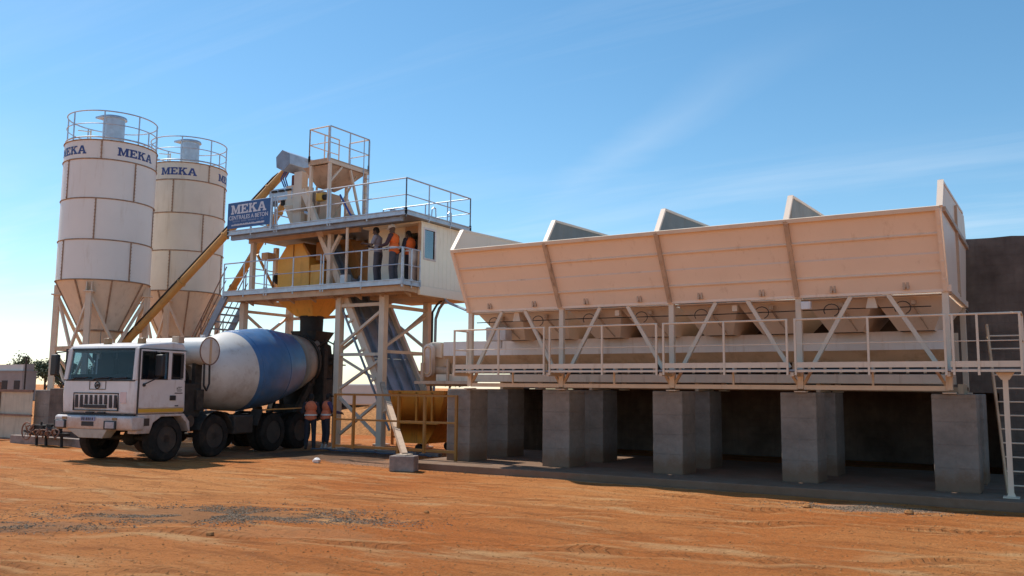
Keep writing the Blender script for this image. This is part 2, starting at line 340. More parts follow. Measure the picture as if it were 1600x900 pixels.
def letter_faces(word, h, step=None):
    """flat polygons of a word, centred, cut into strips of width step so they can be bent round a drum"""
    x = 0; bm = bmesh.new()
    for ch in word:
        w, polys = GL[ch]
        for p in polys: bm.faces.new([bm.verts.new(((x + a) * h, b * h, 0)) for a, b in p])
        x += w + 0.05
    tot = (x - 0.05) * h
    if step:
        for k in range(1, int(tot / step) + 1):
            bmesh.ops.bisect_plane(bm, geom=bm.verts[:] + bm.edges[:] + bm.faces[:], plane_co=(k * step, 0, 0), plane_no=(1, 0, 0))
    bm.verts.index_update(); vs = [(v.co.x - tot / 2, v.co.y) for v in bm.verts]; fs = [[v.index for v in f.verts] for f in bm.faces]
    bm.free(); return vs, fs, tot
def text_mesh(s, size, name, m, mtx, parent, offset=0.0, ext=0.004):
    cu = bpy.data.curves.new(name, 'FONT'); cu.body = s; cu.size = size; cu.align_x = 'CENTER'; cu.extrude = ext; cu.offset = offset; cu.resolution_u = 3
    t = bpy.data.objects.new('tmp', cu); COL.objects.link(t)
    dg = bpy.context.evaluated_depsgraph_get(); me = bpy.data.meshes.new_from_object(t.evaluated_get(dg)); bpy.data.objects.remove(t)
    me.transform(mtx); me.name = name; me.materials.clear(); me.materials.append(m)
    me.transform(Matrix.Translation(-Vector(ORG.get(parent.name, (0, 0, 0)))))
    ob = bpy.data.objects.new(name, me); COL.objects.link(ob); ob.parent = parent; ORG[ob.name] = ORG.get(parent.name); return ob

# ------------------------------------------------------------------ ground
def gz(x, y):
    f = max(0.0, min(1.0, (x + 36) / 4)) * max(0.0, min(1.0, (8 - x) / 3)) * max(0.0, min(1.0, (26 - y) / 3))
    if f <= 0: return 0.0
    a = noise.noise((x * 0.35, y * 0.35, 1.7)) * 0.03 + noise.noise((x * 1.1, y * 1.1, 5.1)) * 0.018 + noise.noise((x * 2.6, y * 2.6, 9.3)) * 0.013
    u = x * 0.46 - y * 0.89 + 0.9 * noise.noise((x * 0.12, y * 0.12, 3.3))     # shallow wheel ruts
    a += 0.012 * math.sin(u * 3.6) * (0.5 + noise.noise((x * 0.2, y * 0.2, 8.0)))
    if y > 16.0 and x > -15: a *= 0.35
    return a * f
def axis_lines(lo, hi, step, far):
    l = [lo + step * i for i in range(int((hi - lo) / step) + 1)]
    s = step; a = lo; pre = []
    while a > -far: s *= 1.6; a -= s; pre.append(a)
    s = step; b = l[-1]; post = []
    while b < far: s *= 1.6; b += s; post.append(b)
    return pre[::-1] + l + post
gx = axis_lines(-34, 6, 0.16, 2500); gy = axis_lines(3, 24, 0.16, 2500)
gv = [(x, y, gz(x, y)) for x in gx for y in gy]; ny = len(gy)
gf = [(i * ny + j, (i + 1) * ny + j, (i + 1) * ny + j + 1, i * ny + j + 1) for i in range(len(gx) - 1) for j in range(ny - 1)]
me = bpy.data.meshes.new('ground'); me.from_pydata(gv, [], gf); me.polygons.foreach_set('use_smooth', [True] * len(gf))
ground = bpy.data.objects.new('ground', me); COL.objects.link(ground); ground['kind'] = 'structure'

def ground_mat():
    m = bpy.data.materials.new('red_earth'); m.use_nodes = True; t = m.node_tree; b = t.nodes['Principled BSDF']
    b.inputs['Roughness'].default_value = 0.95; b.inputs['Specular IOR Level'].default_value = 0.15
    tx = t.nodes.new('ShaderNodeTexCoord'); L = t.links.new
    def nz(scale, msc=(1, 1, 1), rot=0.0, detail=6, rg=0.6, dist=0.0):
        mp = t.nodes.new('ShaderNodeMapping'); mp.inputs['Rotation'].default_value = (0, 0, rot); mp.inputs['Scale'].default_value = msc
        L(tx.outputs['Object'], mp.inputs[0]); n = t.nodes.new('ShaderNodeTexNoise'); n.inputs['Scale'].default_value = scale
        n.inputs['Detail'].default_value = detail; n.inputs['Roughness'].default_value = rg; n.inputs['Distortion'].default_value = dist
        L(mp.outputs[0], n.inputs[0]); return n.outputs['Fac']
    def rng(f, a, c, lo=0.0, hi=1.0):
        r = t.nodes.new('ShaderNodeMapRange'); r.inputs['From Min'].default_value = a; r.inputs['From Max'].default_value = c
        r.inputs['To Min'].default_value = lo; r.inputs['To Max'].default_value = hi; r.interpolation_type = 'SMOOTHSTEP'; L(f, r.inputs[0]); return r.outputs[0]
    def mix(f, a, c):
        x = t.nodes.new('ShaderNodeMix'); x.data_type = 'RGBA'; L(f, x.inputs['Factor'])
        for k, v in (('A', a), ('B', c)):
            if isinstance(v, tuple): x.inputs[k].default_value = (*v, 1)
            else: L(v, x.inputs[k])
        return x.outputs['Result']
    def mm(op, a, c):
        n = t.nodes.new('ShaderNodeMath'); n.operation = op; n.use_clamp = True
        for i, v in enumerate((a, c)):
            if isinstance(v, (int, float)): n.inputs[i].default_value = v
            else: L(v, n.inputs[i])
        return n.outputs[0]
    c = mix(rng(nz(0.16, detail=5), 0.36, 0.64), (0.52, 0.158, 0.036), (0.62, 0.255, 0.082))
    c = mix(mm('MULTIPLY', rng(nz(0.5, (1, 5.5, 1), R_(-28), 7, 0.65, 0.6), 0.49, 0.67), 0.75), c, (0.32, 0.105, 0.028))      # streaks left by wheels
    c = mix(mm('MULTIPLY', rng(nz(0.42, (1, 3.6, 1), R_(-24), 7, 0.6, 0.4), 0.52, 0.70), 0.75), c, (0.66, 0.40, 0.19))
    c = mix(mm('MULTIPLY', rng(nz(2.6, detail=8, rg=0.7), 0.52, 0.68), 0.5), c, (0.30, 0.105, 0.033))
    c = mix(mm('MULTIPLY', rng(nz(22, detail=5, rg=0.7), 0.52, 0.72), 0.6), c, (0.22, 0.085, 0.032))
    c = mix(mm('MULTIPLY', rng(nz(9, detail=6, rg=0.7), 0.60, 0.75), 0.4), c, (0.62, 0.42, 0.25))
    c = mix(mm('MULTIPLY', rng(nz(13, detail=9, rg=0.75, dist=0.3), 0.52, 0.66), 0.5), c, (0.24, 0.085, 0.027))
    c = mix(mm('MULTIPLY', rng(nz(40, detail=4, rg=0.7), 0.56, 0.70), 0.5), c, (0.62, 0.36, 0.18))
    # wheel tracks: pressed darker bands with a tread, and the crumbs pushed up along them
    hts = []
    wv = nz(0.22, detail=3)
    def track(nx, ny, off, k):
        nonlocal c
        dp = t.nodes.new('ShaderNodeVectorMath'); dp.operation = 'DOT_PRODUCT'; L(tx.outputs['Object'], dp.inputs[0]); dp.inputs[1].default_value = (nx, ny, 0)
        dq = t.nodes.new('ShaderNodeVectorMath'); dq.operation = 'DOT_PRODUCT'; L(tx.outputs['Object'], dq.inputs[0]); dq.inputs[1].default_value = (ny, -nx, 0)
        def m2(op, a, b_):
            n = t.nodes.new('ShaderNodeMath'); n.operation = op
            for i, v in enumerate((a, b_)):
                if isinstance(v, (int, float)): n.inputs[i].default_value = v
                else: L(v, n.inputs[i])
            return n.outputs[0]
        u = m2('ADD', m2('ADD', dp.outputs['Value'], -off), m2('MULTIPLY', wv, 3.0))
        au = m2('ABSOLUTE', u, 0.0)
        f = rng(au, 0.13, 0.20, 1.0, 0.0); edge = mm('MULTIPLY', rng(au, 0.15, 0.22), rng(au, 0.24, 0.36, 1.0, 0.0))
        br = rng(nz(0.9, detail=5), 0.40, 0.62); f = mm('MULTIPLY', f, br)
        tr_ = m2('SINE', m2('ADD', m2('MULTIPLY', dq.outputs['Value'], 42.0), m2('MULTIPLY', au, 16.0)), 0.0)
        tr_ = rng(tr_, -0.3, 0.5)
        c = mix(mm('MULTIPLY', f, k), c, (0.33, 0.115, 0.032)); c = mix(mm('MULTIPLY', mm('MULTIPLY', edge, br), k * 0.8), c, (0.64, 0.36, 0.16))
        hts.append(m2('MULTIPLY', m2('ADD', m2('MULTIPLY', f, m2('MULTIPLY', tr_, 0.5)), m2('MULTIPLY', edge, 0.5)), k * 1.2))
    for off, k in ((-7.0, .65), (-8.9, .65), (-11.4, .55), (-13.2, .5)): track(0.42, -0.907, off, k)
    for off, k in ((-12.3, .5), (-14.2, .5)): track(0.16, -0.987, off, k)
    # spilled gravel and cement stains on the soil, then one painted patch of shade
    def spot(cx, cy, rx, ry, rot, k, colr, thr=(0.44, 0.60)):
        nonlocal c
        mp = t.nodes.new('ShaderNodeMapping'); mp.vector_type = 'TEXTURE'; mp.inputs['Location'].default_value = (cx, cy, 0)
        mp.inputs['Rotation'].default_value = (0, 0, rot); mp.inputs['Scale'].default_value = (rx, ry, 1); L(tx.outputs['Object'], mp.inputs[0])
        ln = t.nodes.new('ShaderNodeVectorMath'); ln.operation = 'LENGTH'; L(mp.outputs[0], ln.inputs[0])
        fall = rng(ln.outputs['Value'], 0.15, 1.0, 0.30, -0.35)
        s = mm('ADD', nz(1.6, detail=9, rg=0.72), 0.0)
        n = t.nodes.new('ShaderNodeMath'); n.operation = 'ADD'; L(s, n.inputs[0]); L(fall, n.inputs[1])
        c = mix(mm('MULTIPLY', rng(n.outputs[0], *thr), k), c, colr)
    spot(-10.6, 8.5, 3.4, 1.5, R_(30), 0.5, (0.25, 0.15, 0.085), (0.48, 0.64))
    spot(-11.6, 6.6, 2.2, 0.8, R_(30), 0.5, (0.27, 0.165, 0.10), (0.48, 0.64))
    spot(-8.3, 8.2, 2.4, 0.7, R_(20), 0.22, (0.56, 0.33, 0.17))
    spot(-2.6, 15.4, 1.7, 0.7, R_(10), 0.55, (0.36, 0.29, 0.23))
    spot(-13.5, 17.0, 4.5, 1.6, 0, 0.6, (0.33, 0.24, 0.18))
    spot(-20.0, 17.0, 4.0, 4.5, 0, 0.55, (0.26, 0.17, 0.11))
    spot(-9.0, 16.5, 8.0, 0.7, R_(-2), 0.6, (0.47, 0.35, 0.24))
    spot(-16.8, 17.9, 3.6, 2.3, R_(-8), 0.85, (0.12, 0.08, 0.055), (0.30, 0.52))  # shade around the tower foot, painted into the soil colour
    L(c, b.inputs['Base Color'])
    bp = t.nodes.new('ShaderNodeBump'); bp.inputs['Strength'].default_value = 0.9; bp.inputs['Distance'].default_value = 0.11
    ad = t.nodes.new('ShaderNodeMath'); ad.operation = 'ADD'; L(nz(9, detail=10, rg=0.78), ad.inputs[0])
    st = t.nodes.new('ShaderNodeMath'); st.operation = 'MULTIPLY'; st.inputs[1].default_value = 1.0; L(nz(1.1, (1, 6, 1), R_(-28), 8, 0.65, 0.5), st.inputs[0])
    L(st.outputs[0], ad.inputs[1]); hh = ad.outputs[0]
    for h_ in hts:
        n = t.nodes.new('ShaderNodeMath'); n.operation = 'ADD'; L(hh, n.inputs[0]); L(h_, n.inputs[1]); hh = n.outputs[0]
    L(hh, bp.inputs['Height']); L(bp.outputs[0], b.inputs['Normal'])
    return m
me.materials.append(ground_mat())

def stones(name, spots, m, rmin, rmax, flat=0.6):
    vs = []; fs = []
    base = [(1,0,0),(-1,0,0),(0,1,0),(0,-1,0),(0,0,1),(0,0,-1)]; bf = [(0,2,4),(2,1,4),(1,3,4),(3,0,4),(2,0,5),(1,2,5),(3,1,5),(0,3,5)]
    for x, y in spots:
        r = rmin + (rmax - rmin) * random.random() ** 2.5; o = len(vs); a = random.uniform(0, 6.28); ca, sa = math.cos(a), math.sin(a); z0 = gz(x, y)
        for p in base:
            k = r * random.uniform(0.6, 1.25); px, py, pz = p[0] * k * 1.2, p[1] * k, p[2] * k * flat
            px += random.uniform(-.25, .25) * r; py += random.uniform(-.25, .25) * r
            vs.append((x + px * ca - py * sa, y + px * sa + py * ca, z0 + pz + r * 0.2))
        fs += [tuple(i + o for i in f) for f in bf]
    me = bpy.data.meshes.new(name); me.from_pydata(vs, [], fs); me.materials.append(m)
    o = bpy.data.objects.new(name, me); COL.objects.link(o); o['kind'] = 'stuff'; return o
def blob(cx, cy, rx, ry, rot, n):
    out = []
    while len(out) < n:
        u, v = random.gauss(0, .45), random.gauss(0, .45)
        if noise.noise((u * 3 + cx, v * 3 + cy, 0.5)) < -0.12: continue
        out.append((cx + u * rx * math.cos(rot) - v * ry * math.sin(rot), cy + u * rx * math.sin(rot) + v * ry * math.cos(rot)))
    return out
stones('gravel', blob(-10.4, 8.7, 2.4, 1.1, R_(30), 9000) + blob(-11.7, 6.6, 1.6, 0.5, R_(30), 1500) + blob(-8.6, 9.3, 1.4, .5, R_(25), 2000) + blob(-2.7, 15.35, 1.3, 0.55, R_(10), 3000)
       + blob(-12.5, 16.4, 3.5, .6, 0, 800), M_gravel, 0.004, 0.018, 0.55)
def field(n):
    out = []
    while len(out) < n:
        d = 7.5 + 16 * random.random() ** 1.5; t = random.uniform(-0.62, 0.62); a = math.atan2(-0.523, 0.845) + 0
        x = d * (-0.523 + 0.851 * t); y = d * (0.845 + 0.525 * t)
        if y < 16.4 or x < -15: out.append((x, y))
    return out
stones('earth_crumbs', field(15000), M_clod, 0.003, 0.017)

# a few stones one can tell apart
for i, (x, y, r, lab) in enumerate([(-3.55, 14.9, .055, 'dark stone at the left edge of the small gravel spill before the piers'),
        (-2.05, 15.1, .06, 'dark stone at the right end of the small gravel spill before the piers'),
        (-9.05, 7.55, .05, 'brown stone at the near edge of the large dark gravel patch'),
        (-8.0, 10.6, .035, 'small dark stone on bare red earth, right of the large gravel patch')]):
    s = MB().sphere((x, y, gz(x, y) + r * .4), r, 9, (1.3, 1, .7), 0.2).build('stone', M_clod, None, loc=(x, y, gz(x, y)))
    tag(s, lab, 'stone', 'loose stones on the yard')

# ------------------------------------------------------------------ concrete apron under the bins, embankment and wall behind them
apron = MB().box((-13.0, 16.2, -0.3), (3.0, 21.55, 0.15)).build('apron', M_conc, None, bev=0.015); apron['kind'] = 'structure'
wl = MB(); n = 70
joints(M_concd, 0.42, 0.21, 0.014, 0.7)
top = [5.22 + 0.05 * noise.noise((i * .35, 2.2, 0)) + (0.03 if i % 3 == 0 else 0) for i in range(n + 1)]
for i in range(n):
    x0 = -13.4 + 27.0 * i / n; x1 = -13.4 + 27.0 * (i + 1) / n
    zb = 1.86 if -13.2 < x0 and x1 < -0.9 else -.3
    wl.prism([(x0, 21.6, zb), (x1, 21.6, zb), (x1, 21.6, top[i + 1]), (x0, 21.6, top[i])], (0, .45, 0))
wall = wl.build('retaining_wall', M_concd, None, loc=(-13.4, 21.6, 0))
MB().box((-13.4, 25.5, -.2), (-.6, 25.9, 1.95)).build('rear_wall', M_concd, wall); MB().box((-13.38, 22.06, -.2), (-13.05, 25.495, 1.85)).build('side_wall', M_concd, wall); MB().box((-1.0, 22.06, -.2), (-.7, 25.495, 1.85)).build('side_wall', M_concd, wall); MB().box((-13.04, 22.055, 1.862), (-1.01, 25.49, 1.95)).build('added_recess_soffit', M_concd, wall)  # unseen recess behind the bays: walls and soffit added to keep them dark
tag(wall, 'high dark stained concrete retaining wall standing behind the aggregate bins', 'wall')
emb = MB().prism([(-13.4, 22.06, 1.96), (-13.4, 22.06, 5.05), (-13.4, 36, 5.05), (-13.4, 46, -.2), (-13.4, 25.91, -.2), (-13.4, 25.91, 1.96)], (27, 0, 0)).build('embankment', M_clod); emb['kind'] = 'structure'

# piers
def pier(x0, x1, y0, y1, label, dm=M_conc):
    m = MB(); N = 6
    m.box((x0, y0, 0.13), (x1, y1, 1.835))
    m.box((x0 - .04, y0 - .04, .12), (x1 + .04, y1 + .04, .19)) if False else None
    p = m.build('concrete_pier', dm, None, bev=0.02, loc=((x0 + x1) / 2, (y0 + y1) / 2, 0.15))
    return tag(p, label, 'pier', 'concrete piers under the bins')
PX = [(-12.42, -11.76), (-9.8, -9.12), (-7.17, -6.52), (-4.54, -3.87), (-1.9, -1.19)]
ord_ = ['leftmost front concrete pier, beside the yellow fence end', 'second front concrete pier from the left, right of the bay with the sunlit slit', 'middle front concrete pier with dark scuff marks on its face',
        'fourth front concrete pier from the left, with a damp dark foot', 'rightmost front concrete pier, nearest the ladder, broadest in view']
for (a, b), l in zip(PX, ord_): pier(a, b, 17.18, 17.95, l)
back_ = ['shaded rear pier behind the leftmost front pier', 'shaded rear pier behind the second front pier from the left', 'shaded rear pier behind the middle front pier',
         'shaded rear pier behind the fourth front pier from the left', 'shaded rear pier behind the rightmost front pier, next to the ladder']
for (a, b), l in zip(PX, back_): pier(a, b, 18.86, 19.67, l)
for (a, b), l in zip([], ['dim innermost pier against the wall behind the second front pier from the left', 'dim innermost pier against the wall behind the middle front pier', 'dim innermost pier against the wall behind the fourth front pier from the left', 'dim innermost pier against the wall behind the rightmost front pier']):
    pier(a, b, 20.6, 21.4, l)

# ------------------------------------------------------------------ aggregate bin
BX = [-11.79, -9.31, -6.72, -4.14, -1.545]          # frame lines
bin_ = thing('aggregate_bin', 'long cream aggregate bin of four open hoppers on a steel frame over concrete piers', 'hopper', (-6.67, 19.2, 1.84))
RY, RZ, BY, BZ = 16.38, 5.03, 17.13, 3.66            # rim and foot of the leaning front
BKY = 21.35
def fr(x, t, off=0.0):
    """point on the front plate: t=0 rim, 1 foot, off = outwards"""
    n = Vector((0, -(RZ - BZ), -(BY - RY))).normalized()
    return Vector((x, RY + (BY - RY) * t, RZ + (BZ - RZ) * t)) + n * off
for i in range(4):
    a, b = BX[i] + .004, BX[i + 1] - .004
    pm = MB()
    for t0, t1, o in ((0.0, .305, 0), (.305, .53, .004), (.53, .76, .002), (.76, 1.0, .006)):
        pm.plate([fr(a, t0, o), fr(b, t0, o), fr(b, t1 - .004, o), fr(a, t1 - .004, o)], -0.012)
    for t in (.305, .53, .76):
        if t == .53: continue
        pm.plate([fr(a, t - .008, .022), fr(b, t - .008, .022), fr(b, t + .010, .016), fr(a, t + .010, .016)], -.03)
    panel = pm.build('front_panel', M_bin, bin_)
    sm = MB().plate([fr(a, .525, .009), fr(b, .525, .009), fr(b, .55, .009), fr(a, .55, .009)], -.006).build('weld_strip', M_white, panel)
    MB().beam(fr(a, 0.012, .03), fr(b, 0.012, .03), .09, .075, up=(0, -.3, 1)).build('rim_rail', M_cream, panel)
for i, x in enumerate(BX):
    r = MB(); w = .085 if 0 < i < 4 else .07; xo = 0 if 0 < i < 4 else (w / 2 if i == 0 else -w / 2)
    r.beam(fr(x + xo, 0.01, .045), fr(x + xo, .985, .045), w, .07, up=(0, -1, .5))
    for t in (.18, .4, .62, .84): r.beam(fr(x + xo, t, .085), fr(x + xo, t + .03, .085), .05, .012, up=(0, -1, .5))
    r.build('rib', M_rib if 0 < i < 4 else M_bin, bin_)
def top_z(y): return 5.56 + .03 * (y - 16.8)
for i, x in enumerate(BX):
    th = .035; pts = [(x, RY + .05, RZ - .02), (x, 16.80, top_z(16.8)), (x, 20.75 if i < 4 else 21.1, top_z(20.7)), (x, BKY, 5.25), (x, BKY - .8, BZ), (x, BY, BZ)]
    o = MB().prism([Vector(p) + Vector((-th / 2, 0, 0)) for p in pts], (th, 0, 0)).build('end_plate' if i in (0, 4) else 'divider', M_bin if i in (0, 4) else M_div, bin_)
    e = MB().beam((x - .005, RY + .03, RZ), (x - .005, 16.80, top_z(16.8)), .10, .05, up=(0, -1, .6)); e.beam((x, 16.80, top_z(16.8)), (x, 20.75, top_z(20.75)), .06, .05)
    e.build('edge_bar', M_bin, o)
    if i == 4:
        e = MB(); e.beam((x + .04, 16.6, 5.02), (x + .04, 21.3, 5.0), .06, .08); e.beam((x + .04, 18.9, 3.7), (x + .04, 18.9, 5.5), .05, .05)
        e.build('stiffener', M_rib, o)
bp = MB(); bp.plate([(BX[0], BKY, 5.25), (BX[4], BKY, 5.25), (BX[4], BKY - .8, BZ), (BX[0], BKY - .8, BZ)], .02); bp.build('back_panel', M_binin, bin_)
# bottom beam, posts, braces
MB().beam((BX[0] - .06, BY + .03, BZ + .03), (BX[4] + .06, BY + .03, BZ + .03), .12, .12).build('edge_beam', M_bin, bin_)
MB().beam((BX[0] - .06, BKY - .85, BZ + .03), (BX[4] + .06, BKY - .85, BZ + .03), .12, .12).build('edge_beam', M_bin, bin_)
for x in (BX[0], BX[4]): MB().beam((x, BY + .1, BZ + .03), (x, BKY - .95, BZ + .03), .1, .119).build('cross_beam', M_bin, bin_)
for y in (17.18, 20.5):
    for i, x in enumerate(BX):
        xo = 0.03 if i == 0 else (-.05 if i == 4 else 0); p = MB(); p.box((x - .055 + xo, y - .05, 1.90), (x + .055 + xo, y + .05, 3.63)); p.box((x - .11 + xo, y - .1, 1.836), (x + .11 + xo, y + .1, 1.86))
        p.build('post', M_cream, bin_, bev=.006)
        for s in ((1,) if i == 0 else (-1,) if i == 4 else (1, -1)):
            if y < 18: MB().beam((x + xo + s * .055, y, 1.98), (x + xo + s * .2, y - .0, 2.24), .06, .05).build('knee', M_tan, bin_)
for i in range(4):
    a, b = BX[i], BX[i + 1]; w = b - a
    for t0, t1 in ((.37, .085), (.62, .925)):
        MB().beam((a + w * t0, 17.16, 3.62), (a + w * t1, 17.16, 2.30), .075, .07, up=(0, 1, 0)).build('brace', M_cream, bin_)
    MB().beam((a + .06, 17.2, 1.93), (b - .06, 17.2, 1.93), .10, .085).build('foot_beam', M_cream, bin_)
MB().beam((BX[0], 20.5, 1.92), (BX[4], 20.5, 1.92), .10, .1).build('foot_beam', M_tan, bin_)
MB().box((BX[0] - .05, 17.2, 3.602), (BX[4] + .05, 17.52, 3.612)).build('soffit_plate', M_bin, bin_)
MB().box((BX[0], 20.38, 3.603), (BX[4], 21.58, 3.613)).build('soffit_plate', M_binin, bin_)  # rear plate added to block sunlight falling through behind the hoppers
# hoppers under the bins, two to a bay
for i in range(4):
    a, b = BX[i] + .04, BX[i + 1] - .04; mid = (a + b) / 2
    for k, (x0, x1) in enumerate(((a, mid), (mid, b))):
        c = (x0 + x1) / 2; up = [Vector((x0, 17.5, 3.60)), Vector((x1, 17.5, 3.60)), Vector((x1, 20.4, 3.60)), Vector((x0, 20.4, 3.60))]
        lo = [Vector((c - .31, 18.15, 3.02)), Vector((c + .31, 18.15, 3.02)), Vector((c + .31, 19.5, 3.02)), Vector((c - .31, 19.5, 3.02))]
        h = MB().loft(up, lo, cap=False).build('hopper_cone', M_bin, bin_)
        g = MB(); g.box((c - .31, 18.16, 3.03), (c + .31, 19.49, 3.07)); g.build('gate', M_steel, h)
        g = MB(); g.tube((c + .04, 17.52, 3.48), (c + .16, 17.82, 3.2), .024, 8); g.tube((c + .16, 17.82, 3.2), (c + .22, 18.05, 3.04), .014, 6); g.box((c + .02, 17.45, 3.46), (c + .1, 17.55, 3.54)); g.build('gate_cylinder', M_rib, h)
        g = MB(); pts = [(c - .12 + .14 * math.cos(t), 17.42, 3.40 + .12 * math.sin(t)) for t in [k * 2 * math.pi / 14 - 1.2 for k in range(12)]]; g.path(pts, .009, 5); g.build('hose', M_black, h)
        lg = MB(); lg.box((c - .05, 17.02, 3.69), (c - .015, 17.08, 3.82)); lg.box((c + .015, 17.02, 3.69), (c + .05, 17.08, 3.82)); lg.box((c - .055, 17.03, 3.735), (c + .055, 17.07, 3.76)); lg.build('lug', M_rib, bin_)
    v = MB(); v.box((mid - .05, 17.28, 3.44), (mid + .05, 17.4, 3.56)) if i not in (0, 3) else v.prism([(mid - .06, 17.26, 3.6), (mid + .06, 17.26, 3.6), (mid + .1, 17.26, 3.4), (mid - .1, 17.26, 3.4)], (0, .14, 0)); v.build('vibrator', M_cream, bin_)
    MB().beam((mid, 17.13, 2.3), (mid, 17.13, 1.97), .035, .035).build('stay', M_cream, bin_)
MB().path([(BX[0] + .1, 17.32, 3.40), (-9.0, 17.34, 3.41), (-6.0, 17.32, 3.39), (-3.5, 17.33, 3.41), (BX[4] - .3, 17.32, 3.40)], .011, 6).build('air_pipe', M_steel, bin_)
jb = MB().box((-4.06, 17.0, 3.40), (-3.88, 17.1, 3.55)).build('junction_box', M_white, bin_, bev=.01)
jb = MB(); jb.box((-11.55, 17.5, 2.98), (-11.0, 17.8, 3.3)); jb.tube((-11.3, 17.65, 3.3), (-11.3, 17.65, 3.62), .03); jb.tube((-11.2, 17.6, 2.8), (-11.2, 17.6, 2.98), .05); jb.build('air_receiver', M_white, bin_, bev=.02)

# ------------------------------------------------------------------ weighing conveyor under the hoppers
cv = thing('weigh_conveyor', 'long cream belt conveyor running under the hoppers with its drive at the left end', 'conveyor', (-7.5, 18.9, 1.84))
MB().box((-13.6, 18.6, 2.68), (-1.62, 18.63, 3.045)).build('side_board', M_conv, cv, bev=.005)
MB().prism([(-13.58, 18.612, 2.68), (-13.58, 18.80, 2.46), (-13.58, 18.83, 2.46), (-13.58, 18.64, 2.68)], (11.94, 0, 0)).build('skirt', M_tan, cv)
MB().box((-13.6, 19.55, 2.46), (-1.62, 19.58, 3.045)).build('side_board', M_cream, cv)
MB().box((-13.7, 18.85, 2.36), (-1.7, 19.55, 2.40)).build('belt', M_rubber, cv)
for k in range(38):
    x = -13.3 + k * .31; MB().beam((x, 18.62, 2.22), (x, 18.62, 2.46), .05, .04).build('idler_bracket', M_tan, cv)
MB().box((-13.75, 18.5, 2.02), (-1.7, 18.57, 2.20)).build('chassis_beam', M_cream, cv, bev=.005)
MB().box((-13.75, 19.6, 2.02), (-1.7, 19.67, 2.20)).build('chassis_beam', M_cream, cv)
MB().box((-13.3, 18.75, 2.24), (-1.8, 19.5, 2.34)).build('return_belt', M_rubber, cv)
for x in BX: MB().box((x - .04, 18.6, 1.836), (x + .04, 19.6, 2.018)).build('cross_support', M_tan, cv)
d = MB().tube((-13.75, 18.7, 2.55), (-13.75, 19.5, 2.55), .24, 20).build('head_drum', M_tan, cv)
hg = MB(); pts = []
for k in range(24):
    a = 2 * math.pi * k / 24; pts.append(Vector((-13.98 + .15 * math.cos(a), 18.42, 2.56 + .17 * math.sin(a) + (.26 if math.sin(a) > 0 else -.26))))
hg.prism(pts, (0, .14, 0)); hg.build('belt_guard', M_white, cv)
g2 = MB()
for k in range(24):
    a = 2 * math.pi * k / 24; p = Vector((-13.98 + .10 * math.cos(a), 18.41, 2.56 + .12 * math.sin(a) + (.24 if math.sin(a) > 0 else -.24))); pts[k] = p
g2.path(pts + [pts[0]], .022, 5); g2.build('guard_rim', M_tan, cv)
MB().prism([(-14.25, 18.62, 2.72), (-13.68, 18.62, 2.62), (-13.68, 18.62, 3.03), (-13.95, 18.62, 3.06), (-14.22, 18.62, 3.0)], (0, .95, 0)).build('head_hood', M_cream, cv, bev=.03)
mt = MB(); mt.tube((-13.95, 18.75, 2.3), (-13.5, 18.75, 2.3), .12, 14); mt.box((-13.8, 18.6, 2.05), (-13.5, 18.9, 2.2)); mt.box((-13.62, 18.65, 2.42), (-13.5, 18.8, 2.5)); mt.build('drive_motor', M_rib, cv)
ch = MB().loft([Vector((-14.5, 18.7, 2.3)), Vector((-13.7, 18.7, 2.3)), Vector((-13.7, 19.9, 2.3)), Vector((-14.5, 19.9, 2.3))], [Vector((-14.9, 19.6, 1.9)), Vector((-14.0, 19.6, 1.9)), Vector((-14.0, 20.4, 1.9)), Vector((-14.9, 20.4, 1.9))], cap=False).build('discharge_chute', M_tan, cv)
f = MB(); f.box((-14.3, 18.3, 1.95), (-12.4, 18.44, 2.03)); f.beam((-14.1, 18.38, 2.02), (-14.1, 18.38, 2.5), .08); f.beam((-13.3, 18.4, 2.02), (-13.3, 18.4, 2.6), .06); f.build('drive_frame', M_rib, cv)

# ------------------------------------------------------------------ service walkway in front
wk = thing('service_walkway', 'pale steel service walkway with handrail along the front of the bins', 'walkway', (-6.0, 16.8, 1.84))
MB().box((-11.78, 16.52, 2.22), (-.44, 17.08, 2.255)).build('floor', M_galvd, wk)
segs = [(-11.77, -9.36), (-9.26, -6.77), (-6.66, -4.19), (-4.08, -1.55), (-1.5, -.44)]
for a, b in segs:
    k = MB(); k.box((a, 16.49, 2.285), (b, 16.515, 2.385)); k.build('toe_board', M_cream, wk)
    k = MB(); k.box((a, 16.495, 2.205), (b, 16.518, 2.245)); k.build('edge_strip', M_cream, wk)
    r = MB(); r.tube((a, 16.5, 3.17), (b, 16.5, 3.17), .019, 8); r.tube((a, 16.5, 2.72), (b, 16.5, 2.72), .009, 6); r.build('handrail', M_cream, wk)
    for x in ((a + .02, (a + b) / 2 + .02, b - .02) if b - a > 2 else (a + .05, a + .42, b - .02)):
        MB().box((x - .018, 16.478, 2.15), (x + .018, 16.514, 3.17)).build('rail_post', M_cream, wk)
e = MB()
for x in (-11.77, -.44):
    e.tube((x, 16.5, 3.17), (x, 17.05, 3.17), .019, 8); e.tube((x, 16.5, 2.72), (x, 17.05, 2.72), .012, 6); e.box((x - .02, 17.03, 2.2), (x + .02, 17.07, 3.17))
e.build('end_rail', M_cream, wk)
for i, x in enumerate(BX): MB().box((x - .03, 16.53, 2.13), (x + .03, 17.13, 2.2)).build('bracket', M_cream, wk)
